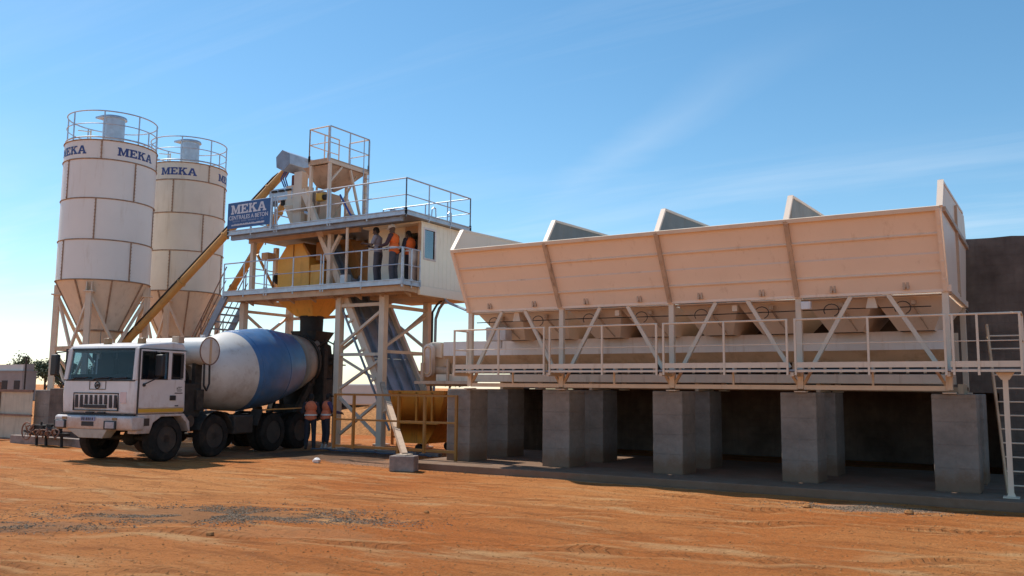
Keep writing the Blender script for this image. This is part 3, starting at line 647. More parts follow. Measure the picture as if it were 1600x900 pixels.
pp = MB(); pp.box((-.76, 16.75, .174), (-.68, 16.83, 2.16)); pp.box((-.84, 16.67, .152), (-.60, 16.91, .172)); pp.prism([(-.785, 16.746, .174), (-.655, 16.746, .174), (-.69, 16.746, .26), (-.75, 16.746, .26)], (0, .084, 0)); pp.prism([(-.86, 16.745, 2.2), (-.58, 16.745, 2.2), (-.66, 16.745, 2.08), (-.78, 16.745, 2.08)], (0, .09, 0))
pp.build('support_post', M_cream, wk)

ld = thing('steel_ladder', 'rusty cream steel ladder leaning against the right end of the walkway', 'ladder', (-.55, 17.7, .15))
for x in (0, .52):
    MB().beam((-.80 + x, 17.45, .15), (-1.03 + x, 18.15, 3.1), .035, .06).build('side_rail', M_tan, ld)
r = MB()
for k in range(12):
    t = (k + .6) / 12.5; y = 17.45 + .7 * t; z = .15 + 2.95 * t; x = -.80 - .23 * t
    r.tube((x, y, z), (x + .52, y, z), .014, 6)
for k in range(12):
    pass
r.build('rungs', M_cream, ld)

# ------------------------------------------------------------------ cement silos
def silo(pos, Rr, levels, zc, texts, label, mshell, legoff, so, se):
    P = Vector(pos); s = thing('cement_silo', label, 'silo', pos, 0, 'cement silos')
    toc = Vector((-P.x, -P.y, 0)).normalized(); rt = Vector((-toc.y, toc.x, 0))
    def at(deg, r, z):
        a = R_(deg); return P + (toc * math.cos(a) + rt * math.sin(a)) * r + Vector((0, 0, z))
    zt, zb = levels[0], levels[-1]
    sh = MB(); sh.lathe(P, P + Vector((0, 0, 1)), [(zb, Rr), (zt, Rr), (zt + .09, Rr - .25), (zt + .13, .3)], 48)
    sh.cur = 1
    for k in range(len(levels) - 1):
        a, b = levels[k], levels[k + 1]; off = texts[0] if k == 0 else (so if k % 2 else se) + 45
        for q in range(4):
            d = off + 90 * q - 45
            sh.beam(at(d, Rr + .012, b), at(d, Rr + .010, a), .036, .022, up=(at(d, 1, 0) - P))
            nb = int((a - b) / .11)
            for j in range(nb): 
                z = b + (a - b) * (j + .5) / nb; sh.beam(at(d, Rr + .024, z - .012), at(d, Rr + .024, z + .012), .058, .016, up=(at(d, 1, 0) - P))
    shell = sh.build('shell', [mshell, M_rust], s)
    for z in levels:
        MB().ring(P + Vector((0, 0, z)), Rr + .010, .022, 48, 6).build('ring_flange', M_rust, s)
    cn = MB(); cn.lathe(P, P + Vector((0, 0, 1)), [(zb, Rr - .01), (zc, .66), (zc - .02, .66), (zc - .5, .34)], 40)
    cn.cur = 1
    for q in range(8):
        d = 45 * q + 10; cn.beam(at(d, Rr, zb - .03), at(d, .67, zc), .045, .03, up=(at(d, 1, 0) - P))
    cone = cn.build('cone', [M_cream, M_rust], s)
    MB().ring(P + Vector((0, 0, zc)), .68, .035, 32, 6).build('outlet_flange', M_rust, s)
    MB().tube(P + Vector((0, 0, zc - 1.0)), P + Vector((0, 0, zc - .5)), .2, 16).build('outlet', M_steel, s)
    for q in range(4):
        d = legoff + 90 * q; R2 = Rr * 1.0 - .02
        lg = MB(); lg.beam(at(d, R2, 0), at(d, R2, zb - .42), .17, .17, up=(at(d, 1, 0) - P)); lg.build('leg', M_cream, s)
        bk = MB(); bk.beam(at(d, R2, zb - .42), at(d, R2, zb - .38), .3, .3, up=(at(d, 1, 0) - P)); bk.beam(at(d - 3.2, R2 - .02, zb - .38), at(d - 3.2, R2 - .02, zb - .08), .03, .2, up=(at(d, 1, 0) - P)); bk.beam(at(d + 3.2, R2 - .02, zb - .38), at(d + 3.2, R2 - .02, zb - .08), .03, .2, up=(at(d, 1, 0) - P)); bk.build('leg_bracket', M_cream, s)
        m = MB(); a0, a1 = at(d, R2 - .05, zb - .5), at(d + 90, R2 - .05, zb - .5); b0, b1 = at(d, R2 - .05, 3.05), at(d + 90, R2 - .05, 3.05); mid = (b0 + b1) / 2
        m.beam(b0, b1, .1, .14); m.build('leg_tie', M_tan, s)
        for e in (a0, a1): MB().beam(e, mid, .085, .085).build('leg_brace', M_cream, s)
        c0, c1 = at(d, R2 - .05, .2), at(d + 90, R2 - .05, .2)
        MB().beam(c0, b1 + Vector((0, 0, -.1)), .07, .07).build('leg_brace', M_cream, s); MB().beam(c1 + (c0 - c1) * .001, b0 + Vector((0, 0, -.11)), .069, .066).build('leg_brace', M_cream, s)
    # roof: filter, rail, hatch
    fp = P + rt * (.02) + toc * .1
    fl = MB().lathe(fp, fp + Vector((0, 0, 1)), [(zt + .1, .36), (zt + 1.12, .36)], 24).build('dust_filter', M_galv, s)
    cp = MB(); cp.lathe(fp, fp + Vector((0, 0, 1)), [(zt + 1.09, .38), (zt + 1.11, .43), (zt + 1.18, .41), (zt + 1.23, .2)], 24); cp.box(fp - rt * .3 + Vector((-.22, -.22, zt + 1.10)), fp - rt * .3 + Vector((.2, .2, zt + 1.16))); cp.build('filter_cap', M_galv, fl)
    gr = MB(); Rg = Rr - .04
    gr.ring(P + Vector((0, 0, zt + 1.02)), Rg, .022, 48, 6); gr.ring(P + Vector((0, 0, zt + .58)), Rg, .018, 48, 5); gr.ring(P + Vector((0, 0, zt + .11)), Rg, .03, 48, 5)
    for q in range(8): gr.tube(at(45 * q + 34, Rg, zt), at(45 * q + 34, Rg, zt + 1.02), .024, 6)
    gr.build('guard_rail', M_galv, s)
    h = MB(); hc = at(-140, .7, zt + .1); h.tube(hc, hc + Vector((0, 0, .22)), .22, 14); hc2 = at(-60, .8, zt + .1); h.beam(hc2, hc2 + Vector((0, 0, .45)), .04); h.beam(hc2 + Vector((0, 0, .4)), hc2 + Vector((0, 0, .4)) - rt * .4, .03); h.build('hatch', M_silob, s)
    ld = MB()
    for e in (176, 186): ld.tube(at(e, Rr + .16, .3), at(e, Rr + .16, zt + 1.0), .02, 6)
    for k in range(34): ld.tube(at(176, Rr + .16, .5 + .3 * k), at(186, Rr + .16, .5 + .3 * k), .012, 5)
    ld.build('ladder', M_galv, s)
    H = .285
    for deg in texts:
        vs, fs, tot = letter_faces('MEKA', H, .06); zl = (levels[0] + levels[1]) / 2 - H / 2 - .02
        pts = [at(deg + math.degrees(x / Rr), Rr + .006, zl + y) for x, y in vs]
        m = MB(); m.add(pts, fs); m.build('lettering', M_ltr, s)
    return s
silo((-27.9, 18.2, 0), 1.49, [10.02, 9.37, 8.03, 6.64, 5.30], 3.66, [33, -57, 123], 'nearer left cement silo of pale grey cream steel, rising behind the truck cab', M_silo, -16, 31, -15)
silo((-29.02, 22.28, 0), 1.47, [10.34, 9.66, 8.38, 6.93, 5.40], 3.68, [-14, 76, 166], 'farther right cement silo of yellower cream steel, crossed by the long ochre screw conveyor', M_silob, -20, -20, 25)

# ------------------------------------------------------------------ screw conveyors
def screw(p, q, r, label, zc=None):
    p, q = Vector(p), Vector(q); d = (q - p).normalized(); t = thing('screw_conveyor', label, 'conveyor', tuple(p), 0, 'screw conveyors')
    MB().tube(p, q, r, 16).build('tube', M_screw, t)
    for k in (.18, .42, .66, .9):
        c = p.lerp(q, k); MB().tube(c - d * .03, c + d * .03, r + .035, 16).build('flange', M_screw, t)
    u = Vector((0, 0, 1)); u = (u - d * u.dot(d)).normalized()
    MB().path([p + u * (r + .05) + d * .3, q + u * (r + .05) - d * .6, q + u * (r + .01) - d * .35], .032, 6).build('cable', M_black, t)
    MB().tube(p - d * .3, p, r + .06, 14).build('inlet_housing', M_steel, t)
    return t
s1 = screw((-27.75, 18.38, 2.55), (-21.62, 20.55, 9.14), .125, 'long ochre screw conveyor rising in front of the silos to the grey drive housing')
hx = MB(); A = Vector((-21.38, 20.1, 9.27)); B = Vector((-21.2, 21.5, 9.2)); dd = (B - A).normalized(); sx = Vector((1, 0, 0)); uz = Vector((0, 0, 1))
if uz.z < 0: uz = -uz
ra = [A + sx * (.34 * math.cos(a)) + uz * (.36 * math.sin(a)) for a in [R_(60 * k + 36) for k in range(6)]]; rb = [p + (B - A) for p in ra]
hx.loft(ra, rb); hx = hx.build('drive_housing', M_galv, s1, bev=.01); MB().prism([p - dd * .03 for p in ra], dd * .025).build('end_plate', M_galvd, hx)
s2 = screw((-28.35, 22.6, 3.35), (-22.2, 21.2, 8.4), .12, 'second ochre screw conveyor, lower and behind the blue sign, from the farther silo')

# ------------------------------------------------------------------ batching tower
tw = thing('batching_tower', 'cream steel batching tower with two grey railed decks and a small railed platform on top', 'tower', (-19.6, 20.9, 0))
P_ = {'A': (-22.72, 19.9), 'B': (-22.78, 22.0), 'C': (-18.47, 19.9), 'D': (-16.75, 19.9), 'E': (-16.74, 22.0), 'F': (-18.47, 22.0)}
for k, (x, y) in P_.items():
    w = .1; p = MB(); p.box((x - w, y - w, .06), (x + w, y + w, 4.56)); p.box((x - .2, y - .2, -.02), (x + .2, y + .2, .06)); p.build('post', M_cream, tw, bev=.008)
def br(a, za, b, zb, w=.085, m=M_cream, name='brace'):
    MB().beam((a[0], a[1], za), (b[0], b[1], zb), w, w * .9).build(name, m, tw)
A_, B_, C_, D_, E_, F_ = (P_[k] for k in 'ABCDEF')
def sh(p, dx=0, dy=0): return (p[0] + dx, p[1] + dy)
br(C_, 2.82, D_, 2.82, .1); br(C_, 4.3, D_, 4.3, .11); br(C_, 3.05, D_, 4.15); br(sh(C_, 0, .06), 2.75, sh(D_, 0, .06), 1.95, .07); br(C_, 1.75, D_, 2.7); br(C_, 1.6, D_, .35); br(sh(C_, 0, .08), .4, sh(D_, 0, .08), 1.55)
br(D_, 2.9, E_, 2.9, .1); br(D_, 4.25, E_, 4.25, .11); br(D_, 3.0, E_, 4.1); br(E_, 2.9, F_, 2.9, .1); br(E_, 3.05, F_, 4.2); br(F_, 3.05, E_, 4.22, .08); br(E_, .5, F_, 2.7, .08); br(F_, 1.4, E_, 1.4, .12, M_tan)
br(A_, 2.9, B_, 4.3); br(sh(B_, .08), 2.95, sh(A_, .08), 4.2, .08); br(A_, 4.3, B_, 4.3, .1); br(A_, 2.8, B_, 2.8, .1); br(A_, .4, B_, 2.6)
br(C_, 4.3, F_, 4.3, .1); br(C_, 2.9, F_, 4.2); br(B_, 4.2, F_, 4.2, .11); br(B_, 3.1, (-21.4, 22.0), 4.15, .09); br(F_, 3.1, (-19.6, 22.0), 4.15, .09)
# lower deck
LX0, LX1, LY0, LY1 = -22.88, -15.5, 19.15, 22.4
MB().box((LX0, LY0 + .03, 4.74), (-19.0, 20.35, 4.78)).build('deck_grating', M_galvd, tw)
MB().box((-18.95, LY0 + .03, 4.74), (LX1, LY1, 4.78)).build('deck_grating', M_galvd, tw)
MB().box((-22.88, 21.9, 4.74), (-19.0, LY1, 4.78)).build('deck_grating', M_galvd, tw)
for y in (19.3, 19.9, 22.0): MB().box((LX0 + .05, y - .06, 4.56), (LX1 - .05, y + .06, 4.735)).build('deck_beam', M_tan, tw)
for x in (-22.72, -18.47, -16.75, -15.62): MB().box((x - .06, 19.37, 4.575), (x + .06, 22.3, 4.73)).build('deck_joist', M_tan, tw)
for k in range(8):
    x = -22.3 + k * .93; MB().prism([(x, 19.2, 4.735), (x, 19.9, 4.735), (x, 19.9, 4.45)], (.05, 0, 0)).build('deck_bracket', M_tan, tw)
def toe(p, q, z0, h):
    p, q = Vector((*p, z0)), Vector((*q, z0)); m = MB(); m.beam(p + Vector((0, 0, h / 2)), q + Vector((0, 0, h / 2)), .02, h)
    d = (q - p); n = Vector((d.y, -d.x, 0)).normalized() * .022
    m.beam(p + n, q + n, .03, .03); m.beam(p + n + Vector((0, 0, h)), q + n + Vector((0, 0, h)), .03, .025); return m
def rail(p, q, z0, n, h=1.0, mid=.52, m=M_galv):
    p, q = Vector((*p, z0)), Vector((*q, z0)); r = MB()
    for hh, rr in ((h, .022), (mid, .016)): r.tube(p + Vector((0, 0, hh)), q + Vector((0, 0, hh)), rr, 7)
    for k in range(n + 1):
        c = p.lerp(q, k / n); r.tube(c + Vector((0, 0, -.12)), c + Vector((0, 0, h)), .022, 6); r.beam(c + Vector((0, 0, -.05)), c + Vector((0, 0, .14)), .07, .03)
    r.build('railing', m, tw)
toe((LX0, LY0), (LX1, LY0), 4.75, .13).build('toe_board', M_galv, tw)
rail((LX0, LY0), (-21.0, LY0), 4.79, 2); rail((-20.9, LY0), (-18.6, LY0), 4.79, 2); rail((-18.5, LY0), (LX1, LY0), 4.79, 2)
rail((LX1, LY0 + .05), (LX1, 19.98), 4.79, 2); rail((LX0, LY1), (-19.0, LY1), 4.79, 4); rail((LX0, 20.4), (LX0, LY1), 4.79, 2)
toe((LX1, LY0 + .03), (LX1, 20.0), 4.75, .13).build('toe_board', M_galv, tw)
# frame between the decks
for x, y in ((-22.45, 19.95), (-22.55, 21.05), B_, (-18.95, 19.9), (-19.0, 22.0), (-17.0, 22.3)):
    MB().box((x - .07, y - .07, 4.785), (x + .07, y + .07, 6.56)).build('upper_post', M_cream, tw)
MB().tube((-17.72, 19.3, 4.79), (-17.72, 19.3, 6.56), .045, 10).build('upper_post', M_cream, tw)
br((-19.35, 19.9), 6.5, (-18.95, 19.9), 5.9, .1, M_cream); br((-18.55, 19.9), 6.5, (-18.95, 19.9), 5.9, .1); br((-22.55, 21.05), 4.9, B_, 6.4, .08); br((-22.42, 20.1), 6.2, (-22.55, 20.98), 5.2, .07, M_screw); MB().box((-22.5, 20.35, 6.05), (-22.2, 20.7, 6.3)).build('lamp_box', M_tan, tw)
# upper deck
UX0, UX1, UY0, UY1 = -22.72, -15.36, 19.1, 22.3
MB().box((UX0, UY0 + .03, 6.70), (-21.4, UY1, 6.735)).build('deck_grating', M_galvd, tw)
MB().box((-21.38, UY0 + .03, 6.70), (-17.8, UY1, 6.735)).build('deck_grating', M_galvd, tw)
MB().box((-17.78, UY0 + .03, 6.70), (UX1, UY1, 6.735)).build('deck_grating', M_galvd, tw)
for y in (19.25, 20.0, 22.0): MB().box((UX0 + .02, y - .05, 6.565), (-15.6 if y < 19.9 else -17.85, y + .05, 6.695)).build('deck_beam', M_tan if y > 19.5 else M_galvd, tw)
toe((UX0, UY0), (UX1, UY0), 6.72, .12).build('toe_board', M_galv, tw); toe((UX1, UY0), (UX1, UY1), 6.72, .12).build('toe_board', M_galv, tw)
rail((UX0, UY0), (-20.6, UY0), 6.76, 2); rail((-20.5, UY0), (-18.35, UY0), 6.76, 1); rail((-18.25, UY0), (UX1, UY0), 6.76, 2); rail((UX1, UY0), (UX1, UY1), 6.76, 3); rail((UX1, UY1), (-18.9, UY1), 6.76, 4); rail((UX0, UY0), (UX0, UY1), 6.76, 2)
hoop = MB()
for y in (20.6, 21.4):
    hoop.path([(UX1 - .25, y, 6.75), (UX1 - .25, y + .05, 7.15), (UX1 - .25, y + .12, 7.22), (UX1 - .25, y + .22, 7.2), (UX1 - .25, y + .26, 6.75)], .02, 6)
hoop.build('roof_hoops', M_galv, tw)
# top platform and its legs
TX0, TX1, TY0, TY1, TZ = -20.0, -19.12, 19.9, 21.75, 8.98
MB().box((TX0, TY0, TZ), (TX1, TY1, TZ + .06)).build('top_floor', M_tan, tw)
for x in (TX0, TX1): MB().box((x - .035, TY0, TZ - .11), (x + .035, TY1, TZ - .003)).build('top_beam', M_cream, tw)
for y in (TY0 + .04, 20.8, TY1 - .04): MB().box((TX0 + .04, y - .035, TZ - .1), (TX1 - .04, y + .035, TZ - .004)).build('top_beam', M_tan, tw)
rail((TX0, TY0), (TX1 - .06, TY0), TZ + .06, 1, 1.02, .5, M_cream); rail((TX1, TY0), (TX1, TY1), TZ + .06, 2, 1.02, .5, M_galv); rail((TX0, TY0), (TX0, TY1 - .5), TZ + .06, 2, 1.02, .5, M_cream); rail((TX0, TY1), (TX1, TY1), TZ + .06, 1, 1.02, .5, M_cream)
MB().loft([Vector((TX0 - .35, 20.0, TZ - .12)), Vector((TX1 - .05, 20.0, TZ - .12)), Vector((TX1 - .05, 21.65, TZ - .12)), Vector((TX0 - .35, 21.65, TZ - .12))], [Vector((-20.2, 20.5, 8.3)), Vector((-19.55, 20.5, 8.45)), Vector((-19.55, 21.3, 8.45)), Vector((-20.2, 21.3, 8.3))]).build('tipping_hood', M_rib, tw)
for x, y in ((TX1 - .03, TY0 + .06), (TX0 + .05, TY0 + .06), (TX1 - .03, TY1 - .1), (TX0 + .02, TY1 - .1)):
    MB().box((x - .045, y - .045, 6.74), (x + .045, y + .045, TZ - .115)).build('top_leg', M_cream, tw)
br((TX1 - .03, 20.0), 8.3, (TX1 - .03, 20.5), 8.85, .06); br((TX1 - .03, TY1 - .15), 6.9, (TX1 - .03, 20.9), 8.85, .07); br((TX1 - .03, 20.0), 6.85, (TX1 - .03, 21.2), 8.7, .05, M_tan)
lad = MB()
for y in (21.45, 21.72): lad.tube((TX1 + .05, y, 6.74), (TX1 + .05, y, 10.0), .018, 6)
for k in range(9): lad.tube((TX1 + .05, 21.45, 6.95 + .25 * k), (TX1 + .05, 21.72, 6.95 + .25 * k), .012, 5)
lad.build('cat_ladder', M_galv, tw)

# stairs
st = thing('steel_stair', 'steep grey steel stair with thin handrail climbing to the left end of the lower deck', 'stairs', (-25.9, 19.6, 0))
p0, p1 = Vector((-26.05, 19.22, 0.1)), Vector((-22.85, 19.22, 4.76))
for dy in (0, .9): MB().beam(p0 + Vector((0, dy, 0)), p1 + Vector((0, dy, 0)), .06, .24, up=(0, 0, 1)).build('stringer', M_galvd, st)
for k in range(20):
    c = p0.lerp(p1, (k + .5) / 20); MB().box((c.x - .12, 19.25, c.z - .02), (c.x + .12, 20.09, c.z + .02)).build('tread', M_galvd, st)
for dy in (0, .9):
    r = MB(); a = p0 + Vector((.0, dy, .95)); b = p1 + Vector((0, dy, .95)); r.tube(a, b, .02, 6); r.tube(a + Vector((0, 0, -.45)), b + Vector((0, 0, -.45)), .015, 6)
    for t in (.05, .35, .65, .97): c = p0.lerp(p1, t) + Vector((0, dy, 0)); r.tube(c, c + Vector((0, 0, .95)), .02, 6)
    r.build('handrail', M_rustp, st)

# ------------------------------------------------------------------ mixer on the lower deck
mx_ = thing('concrete_mixer', 'big orange yellow concrete mixer housing on the lower deck with a cone outlet below', 'mixer', (-20.9, 21.1, 4.78))
oct_ = [(-21.94, 4.79), (-21.99, 6.02), (-21.57, 6.54), (-20.89, 6.54), (-20.55, 6.05), (-20.5, 4.79)]
MB().prism([(x, 20.6, z) for x, z in oct_], (0, 1.5, 0)).build('housing', M_orange, mx_, bev=.02)
MB().box((-21.25, 20.57, 4.9), (-21.235, 20.598, 6.5)).build('cover_joint', M_ored, mx_)
for s in (1, -1): pass
MB().prism([(-20.54, 20.62, 6.06), (-20.9, 20.62, 6.50), (-20.86, 20.62, 6.56), (-20.48, 20.62, 6.08)], (0, 1.3, 0)).build('cover_flange', M_ored, mx_)
MB().box((-20.495, 20.62, 4.79), (-19.9, 21.9, 5.80)).build('gearbox_cover', M_orange, mx_, bev=.02)
MB().prism([(-20.4, 20.75, 6.55), (-18.95, 20.75, 6.55), (-18.5, 20.75, 5.75), (-18.75, 20.75, 5.2), (-19.5, 20.75, 5.05), (-19.88, 20.75, 5.45), (-19.88, 20.75, 5.9), (-20.4, 20.75, 5.95)], (0, 1.0, 0)).build('feed_chute', M_ored, mx_, bev=.015)
MB().box((-19.85, 20.66, 4.79), (-19.3, 21.6, 5.5)).build('motor', M_ored, mx_, bev=.03)
pu = MB(); pu.tube((-22.02, 20.75, 5.45), (-22.12, 20.75, 5.45), .2, 20); pu.tube((-22.0, 20.75, 5.45), (-22.16, 20.75, 5.45), .05, 10); pu.build('pulley', M_steel, mx_)
MB().path([(-22.05, 20.65, 5.6), (-22.16, 20.6, 5.4), (-22.17, 20.6, 5.15), (-22.05, 20.62, 4.95), (-21.95, 20.62, 4.9)], .02, 6).build('hose', M_black, mx_)
MB().loft([Vector((-21.9, 20.35, 4.79)), Vector((-20.1, 20.35, 4.79)), Vector((-20.1, 21.88, 4.79)), Vector((-21.9, 21.88, 4.79))], [Vector((-21.25, 20.8, 4.14)), Vector((-20.5, 20.8, 4.14)), Vector((-20.5, 21.5, 4.14)), Vector((-21.25, 21.5, 4.14))], cap=False).build('outlet_cone', M_orange, mx_)
sl = MB(); sl.lathe((-20.87, 21.15, 4.16), (-20.87, 21.15, 3.4), [(0, .40), (.06, .41), (.07, .385), (.7, .37), (.76, .38)], 20); sl.build('rubber_sleeve', M_rubber, mx_)

# weighing hopper and filter gear on the upper deck
wh = thing('weigh_hopper', 'cream cement weighing hopper with grey box and steel housing on the upper deck', 'hopper', (-20.7, 20.7, 6.74))
MB().lathe((-21.25, 20.75, 0), (-21.25, 20.75, 1), [(6.9, .13), (7.75, .46), (7.77, .49), (7.82, .49), (7.83, .46), (8.45, .46)], 28).build('cement_cone', M_cream, wh)
MB().box((-20.98, 20.22, 6.74), (-20.62, 20.5, 8.85)).build('column', M_cream, wh, bev=.01)
MB().box((-20.60, 20.5, 6.74), (-20.05, 21.5, 8.2)).build('housing', M_rib, wh, bev=.01)
for k in range(3): MB().tube((-20.5 + .18 * k, 20.42, 6.8 + .3 * k), (-20.5 + .18 * k, 20.42, 8.3), .035, 8).build('riser_pipe', M_galvd if k % 2 else M_tan, wh)
MB().beam((-21.0, 20.15, 7.55), (-19.2, 20.15, 7.6), .06, .06).build('pipe_support', M_tan, wh)
MB().box((-19.85, 20.1, 7.75), (-19.6, 20.3, 8.0)).build('motor', M_yel, wh, bev=.02); MB().tube((-19.6, 20.2, 7.86), (-19.35, 20.2, 7.86), .09, 12).build('motor_body', M_steel, wh)
MB().box((-20.55, 20.44, 6.85), (-20.35, 20.49, 7.75)).build('door', M_rib, wh)
b = MB(); b.box((-22.2, 20.3, 8.0), (-21.12, 20.6, 8.40)); b.build('valve_box', M_galv, wh, bev=.01)
b = MB()
for k in range(3): b.box((-22.05 + .33 * k, 20.25, 8.28), (-21.82 + .33 * k, 20.295, 8.34)); b.tube((-22.0 + .36 * k, 20.4, 7.84), (-22.0 + .36 * k, 20.4, 8.0), .07, 10)
b.build('solenoids', M_steel, wh)
MB().tube((-21.2, 20.55, 8.45), (-21.2, 20.55, 8.82), .16, 16).build('filter_sleeve', mat('filter_maroon', (0.16, 0.05, 0.04), .7), wh)
for k in range(3): MB().path([(-21.6 + .08 * k, 20.4, 8.45), (-21.75 + .1 * k, 20.38, 8.75), (-21.6 + .12 * k, 20.4, 9.02)], .022, 6).build('air_hose', mat('blue_hose', (0.05, 0.10, 0.32), .5), wh)
MB().tube((-20.2, 20.0, 7.4), (-19.7, 20.0, 7.2), .05, 8).build('pipe', M_galv, wh)
MB().path([(-19.0, 20.3, 7.9), (-18.6, 20.3, 7.3), (-18.3, 20.3, 6.9)], .03, 6).build('drain_hose', mat('blue_hose', (0.05, 0.10, 0.32), .5), wh)
wb = thing('winch', 'brown skip winch gear on the upper deck beneath the small top platform', 'winch', (-18.6, 21.0, 6.74))
w = MB(); w.box((-19.4, 20.5, 6.74), (-18.1, 21.5, 6.86)); w.tube((-18.9, 20.6, 7.15), (-18.9, 21.4, 7.15), .2, 16); w.build('drum', M_tan, wb); w = MB(); w.tube((-18.4, 20.6, 7.05), (-18.4, 21.1, 7.05), .16, 14); w.box((-18.55, 21.1, 6.87), (-18.2, 21.35, 7.3)); w.build('gear_motor', M_steel, wb)
pnl = thing('control_box', 'small dark control box on a stand on the upper deck', 'control box', (-17.1, 20.6, 7.2)); MB().box((-17.2, 20.6, 7.0), (-17.05, 20.75, 7.3)).build('box', M_galvd, pnl); MB().tube((-17.1, 20.68, 6.74), (-17.1, 20.68, 7.0), .03).build('stand', M_galvd, pnl)
bxx = thing('switch_box', 'small pale grey switch box on the lower deck beside the mixer', 'switch box', (-17.95, 19.5, 4.78)); MB().box((-18.05, 19.4, 4.9), (-17.75, 19.55, 5.18)).build('box', M_galv, bxx, bev=.01); MB().box((-17.93, 19.44, 4.785), (-17.87, 19.5, 4.9)).build('foot', M_galvd, bxx)

# skip hoist track and bucket
tr = thing('hoist_track', 'steep blue grey steel skip track running up through the tower from the yellow skip', 'track', (-16.2, 20.95, 0))
tp, tq = Vector((-16.10, 0, .45)), Vector((-20.3, 0, 8.15)); td = (tq - tp).normalized(); tn = Vector((td.z, 0, -td.x)).normalized()
if tn.x < 0: tn = -tn
def tb(y0, y1, t0, t1, off, th): 
    a = tp + td * t0; b_ = tp + td * t1
    return [Vector((a.x, y0, a.z)) + tn * off, Vector((b_.x, y0, b_.z)) + tn * off, Vector((b_.x, y1, b_.z)) + tn * off, Vector((a.x, y1, a.z)) + tn * off]
LEN = (tq - tp).length
for k in range(4): MB().plate(tb(20.1, 21.85, 1.2 + 1.4 * k, 2.585 + 1.4 * k, 0, 0), .02).build('sheet', M_track, tr)
for y in (20.4, 20.95, 21.5): MB().beam(Vector((tp.x, y, tp.z)) + td * 1.0 + tn * .06, Vector((tp.x, y, tp.z)) + td * 7.6 + tn * .06, .06, .07).build('guide_rail', M_track, tr)
for y, m, w in ((20.0, M_cream, .16), (21.95, M_cream, .16)): MB().beam(Vector((tp.x, y, tp.z)) + td * .3, Vector((tp.x, y, tp.z)) + td * LEN, .12, w + .06, up=tn).build('side_channel', m, tr)
MB().beam(Vector((tp.x, 19.9, tp.z)) + td * .3 - tn * .2, Vector((tp.x, 19.9, tp.z)) + td * 5.0 - tn * .2, .05, .05).build('lower_rail', M_galvd, tr)
for k in range(5): 
    a = Vector((tp.x, 19.92, tp.z)) + td * (.9 + 1.0 * k); MB().beam(a, a - tn * .21, .05, .07).build('rail_tie', M_cream, tr)
skp = thing('skip_bucket', 'large orange yellow skip bucket standing at the foot of the track behind the fence', 'skip', (-15.6, 20.6, 0))
sk = MB(); zt, zb = 1.72, .28
sk.loft([Vector((-16.5, 20.0, zt)), Vector((-14.55, 20.0, zt)), Vector((-14.55, 21.9, zt)), Vector((-16.5, 21.9, zt))], [Vector((-16.42, 20.0, .85)), Vector((-14.75, 20.0, .85)), Vector((-14.75, 21.9, .85)), Vector((-16.42, 21.9, .85))], cap=False)
sk.loft([Vector((-16.42, 20.0, .85)), Vector((-14.75, 20.0, .85)), Vector((-14.75, 21.9, .85)), Vector((-16.42, 21.9, .85))], [Vector((-16.0, 20.05, zb)), Vector((-15.2, 20.05, zb)), Vector((-15.2, 21.8, zb)), Vector((-16.0, 21.8, zb))])
sk.build('bucket', M_skip, skp)
r = MB()
for a, b in (((-16.52, 19.98), (-14.53, 19.98)), ((-14.53, 19.98), (-14.53, 21.92)), ((-14.53, 21.92), (-16.52, 21.92)), ((-16.52, 21.92), (-16.52, 19.98))): r.beam((*a, zt), (*b, zt), .07, .09)
r.build('rim', M_skip, skp)
for x in (-16.1, -15.5, -14.95): MB().beam((x, 19.97, zt), (x, 19.97, .9), .06, .05, up=(0, 1, 0)).build('stiffener', M_skip, skp)
MB().beam((-16.45, 19.97, .86), (-14.75, 19.97, .86), .05, .06).build('stiffener', M_skip, skp)
for y in (20.2, 21.6): MB().tube((-15.6, y, .13), (-15.6, y + .12, .13), .12, 16).build('wheel', M_steel, skp)

# ------------------------------------------------------------------ control cabin
cb = thing('control_cabin', 'cream ribbed control cabin with one tinted side window between the two decks', 'cabin', (-16.6, 21.2, 4.6))
CX0, CX1, CY0, CY1, CZ0, CZ1 = -17.75, -15.5, 20.35, 22.55, 4.52, 6.63
ext = 20.0
wy0, wy1, wz0, wz1 = 20.17, 20.66, 5.62, 6.46
rib = MB()
def rpanel(y0, y1, z0, z1):
    n = max(1, round((y1 - y0) / .2)); s = (y1 - y0) / n
    for k in range(n): rib.box((CX1 - .06, y0 + k * s + .006, z0), (CX1, y0 + (k + 1) * s - .006, z1))
    rib.box((CX1 - .055, y0, z0), (CX1 - .006, y1, z1))
rpanel(ext, wy0, 4.80, CZ1); rpanel(wy1, CY1, 4.80, CZ1); rpanel(wy0, wy1, 4.80, wz0); rpanel(wy0, wy1, wz1, CZ1)
rib.build('side_wall', M_cab, cb)
MB().box((CX1 - .08, ext - .02, CZ0), (CX1 + .015, CY1, 4.795)).build('sill_beam', M_cab, cb, bev=.01)
MB().box((CX1 - .09, ext - .03, 4.80), (CX1 + .012, ext, CZ1)).build('corner_trim', M_tan, cb)
MB().box((CX0, CY0, 4.79), (-16.38, CY0 + .06, CZ1)).build('front_wall', M_cab, cb)
MB().box((-15.70, CY0, 4.79), (CX1 - .062, CY0 + .06, CZ1)).build('front_wall', M_tan, cb)
MB().box((-16.37, CY0, 6.42), (-15.71, CY0 + .06, CZ1)).build('door_lintel', M_tan, cb)
MB().box((CX0, CY1 - .06, 4.79), (CX1 - .062, CY1, CZ1)).build('rear_wall', M_cab, cb); MB().box((CX0 - .05, CY0, 4.79), (CX0 - .003, CY1, CZ1)).build('left_wall', M_cab, cb)
MB().box((CX0, ext, CZ1 + .002), (CX1, CY1, CZ1 + .055)).build('roof', M_cab, cb)
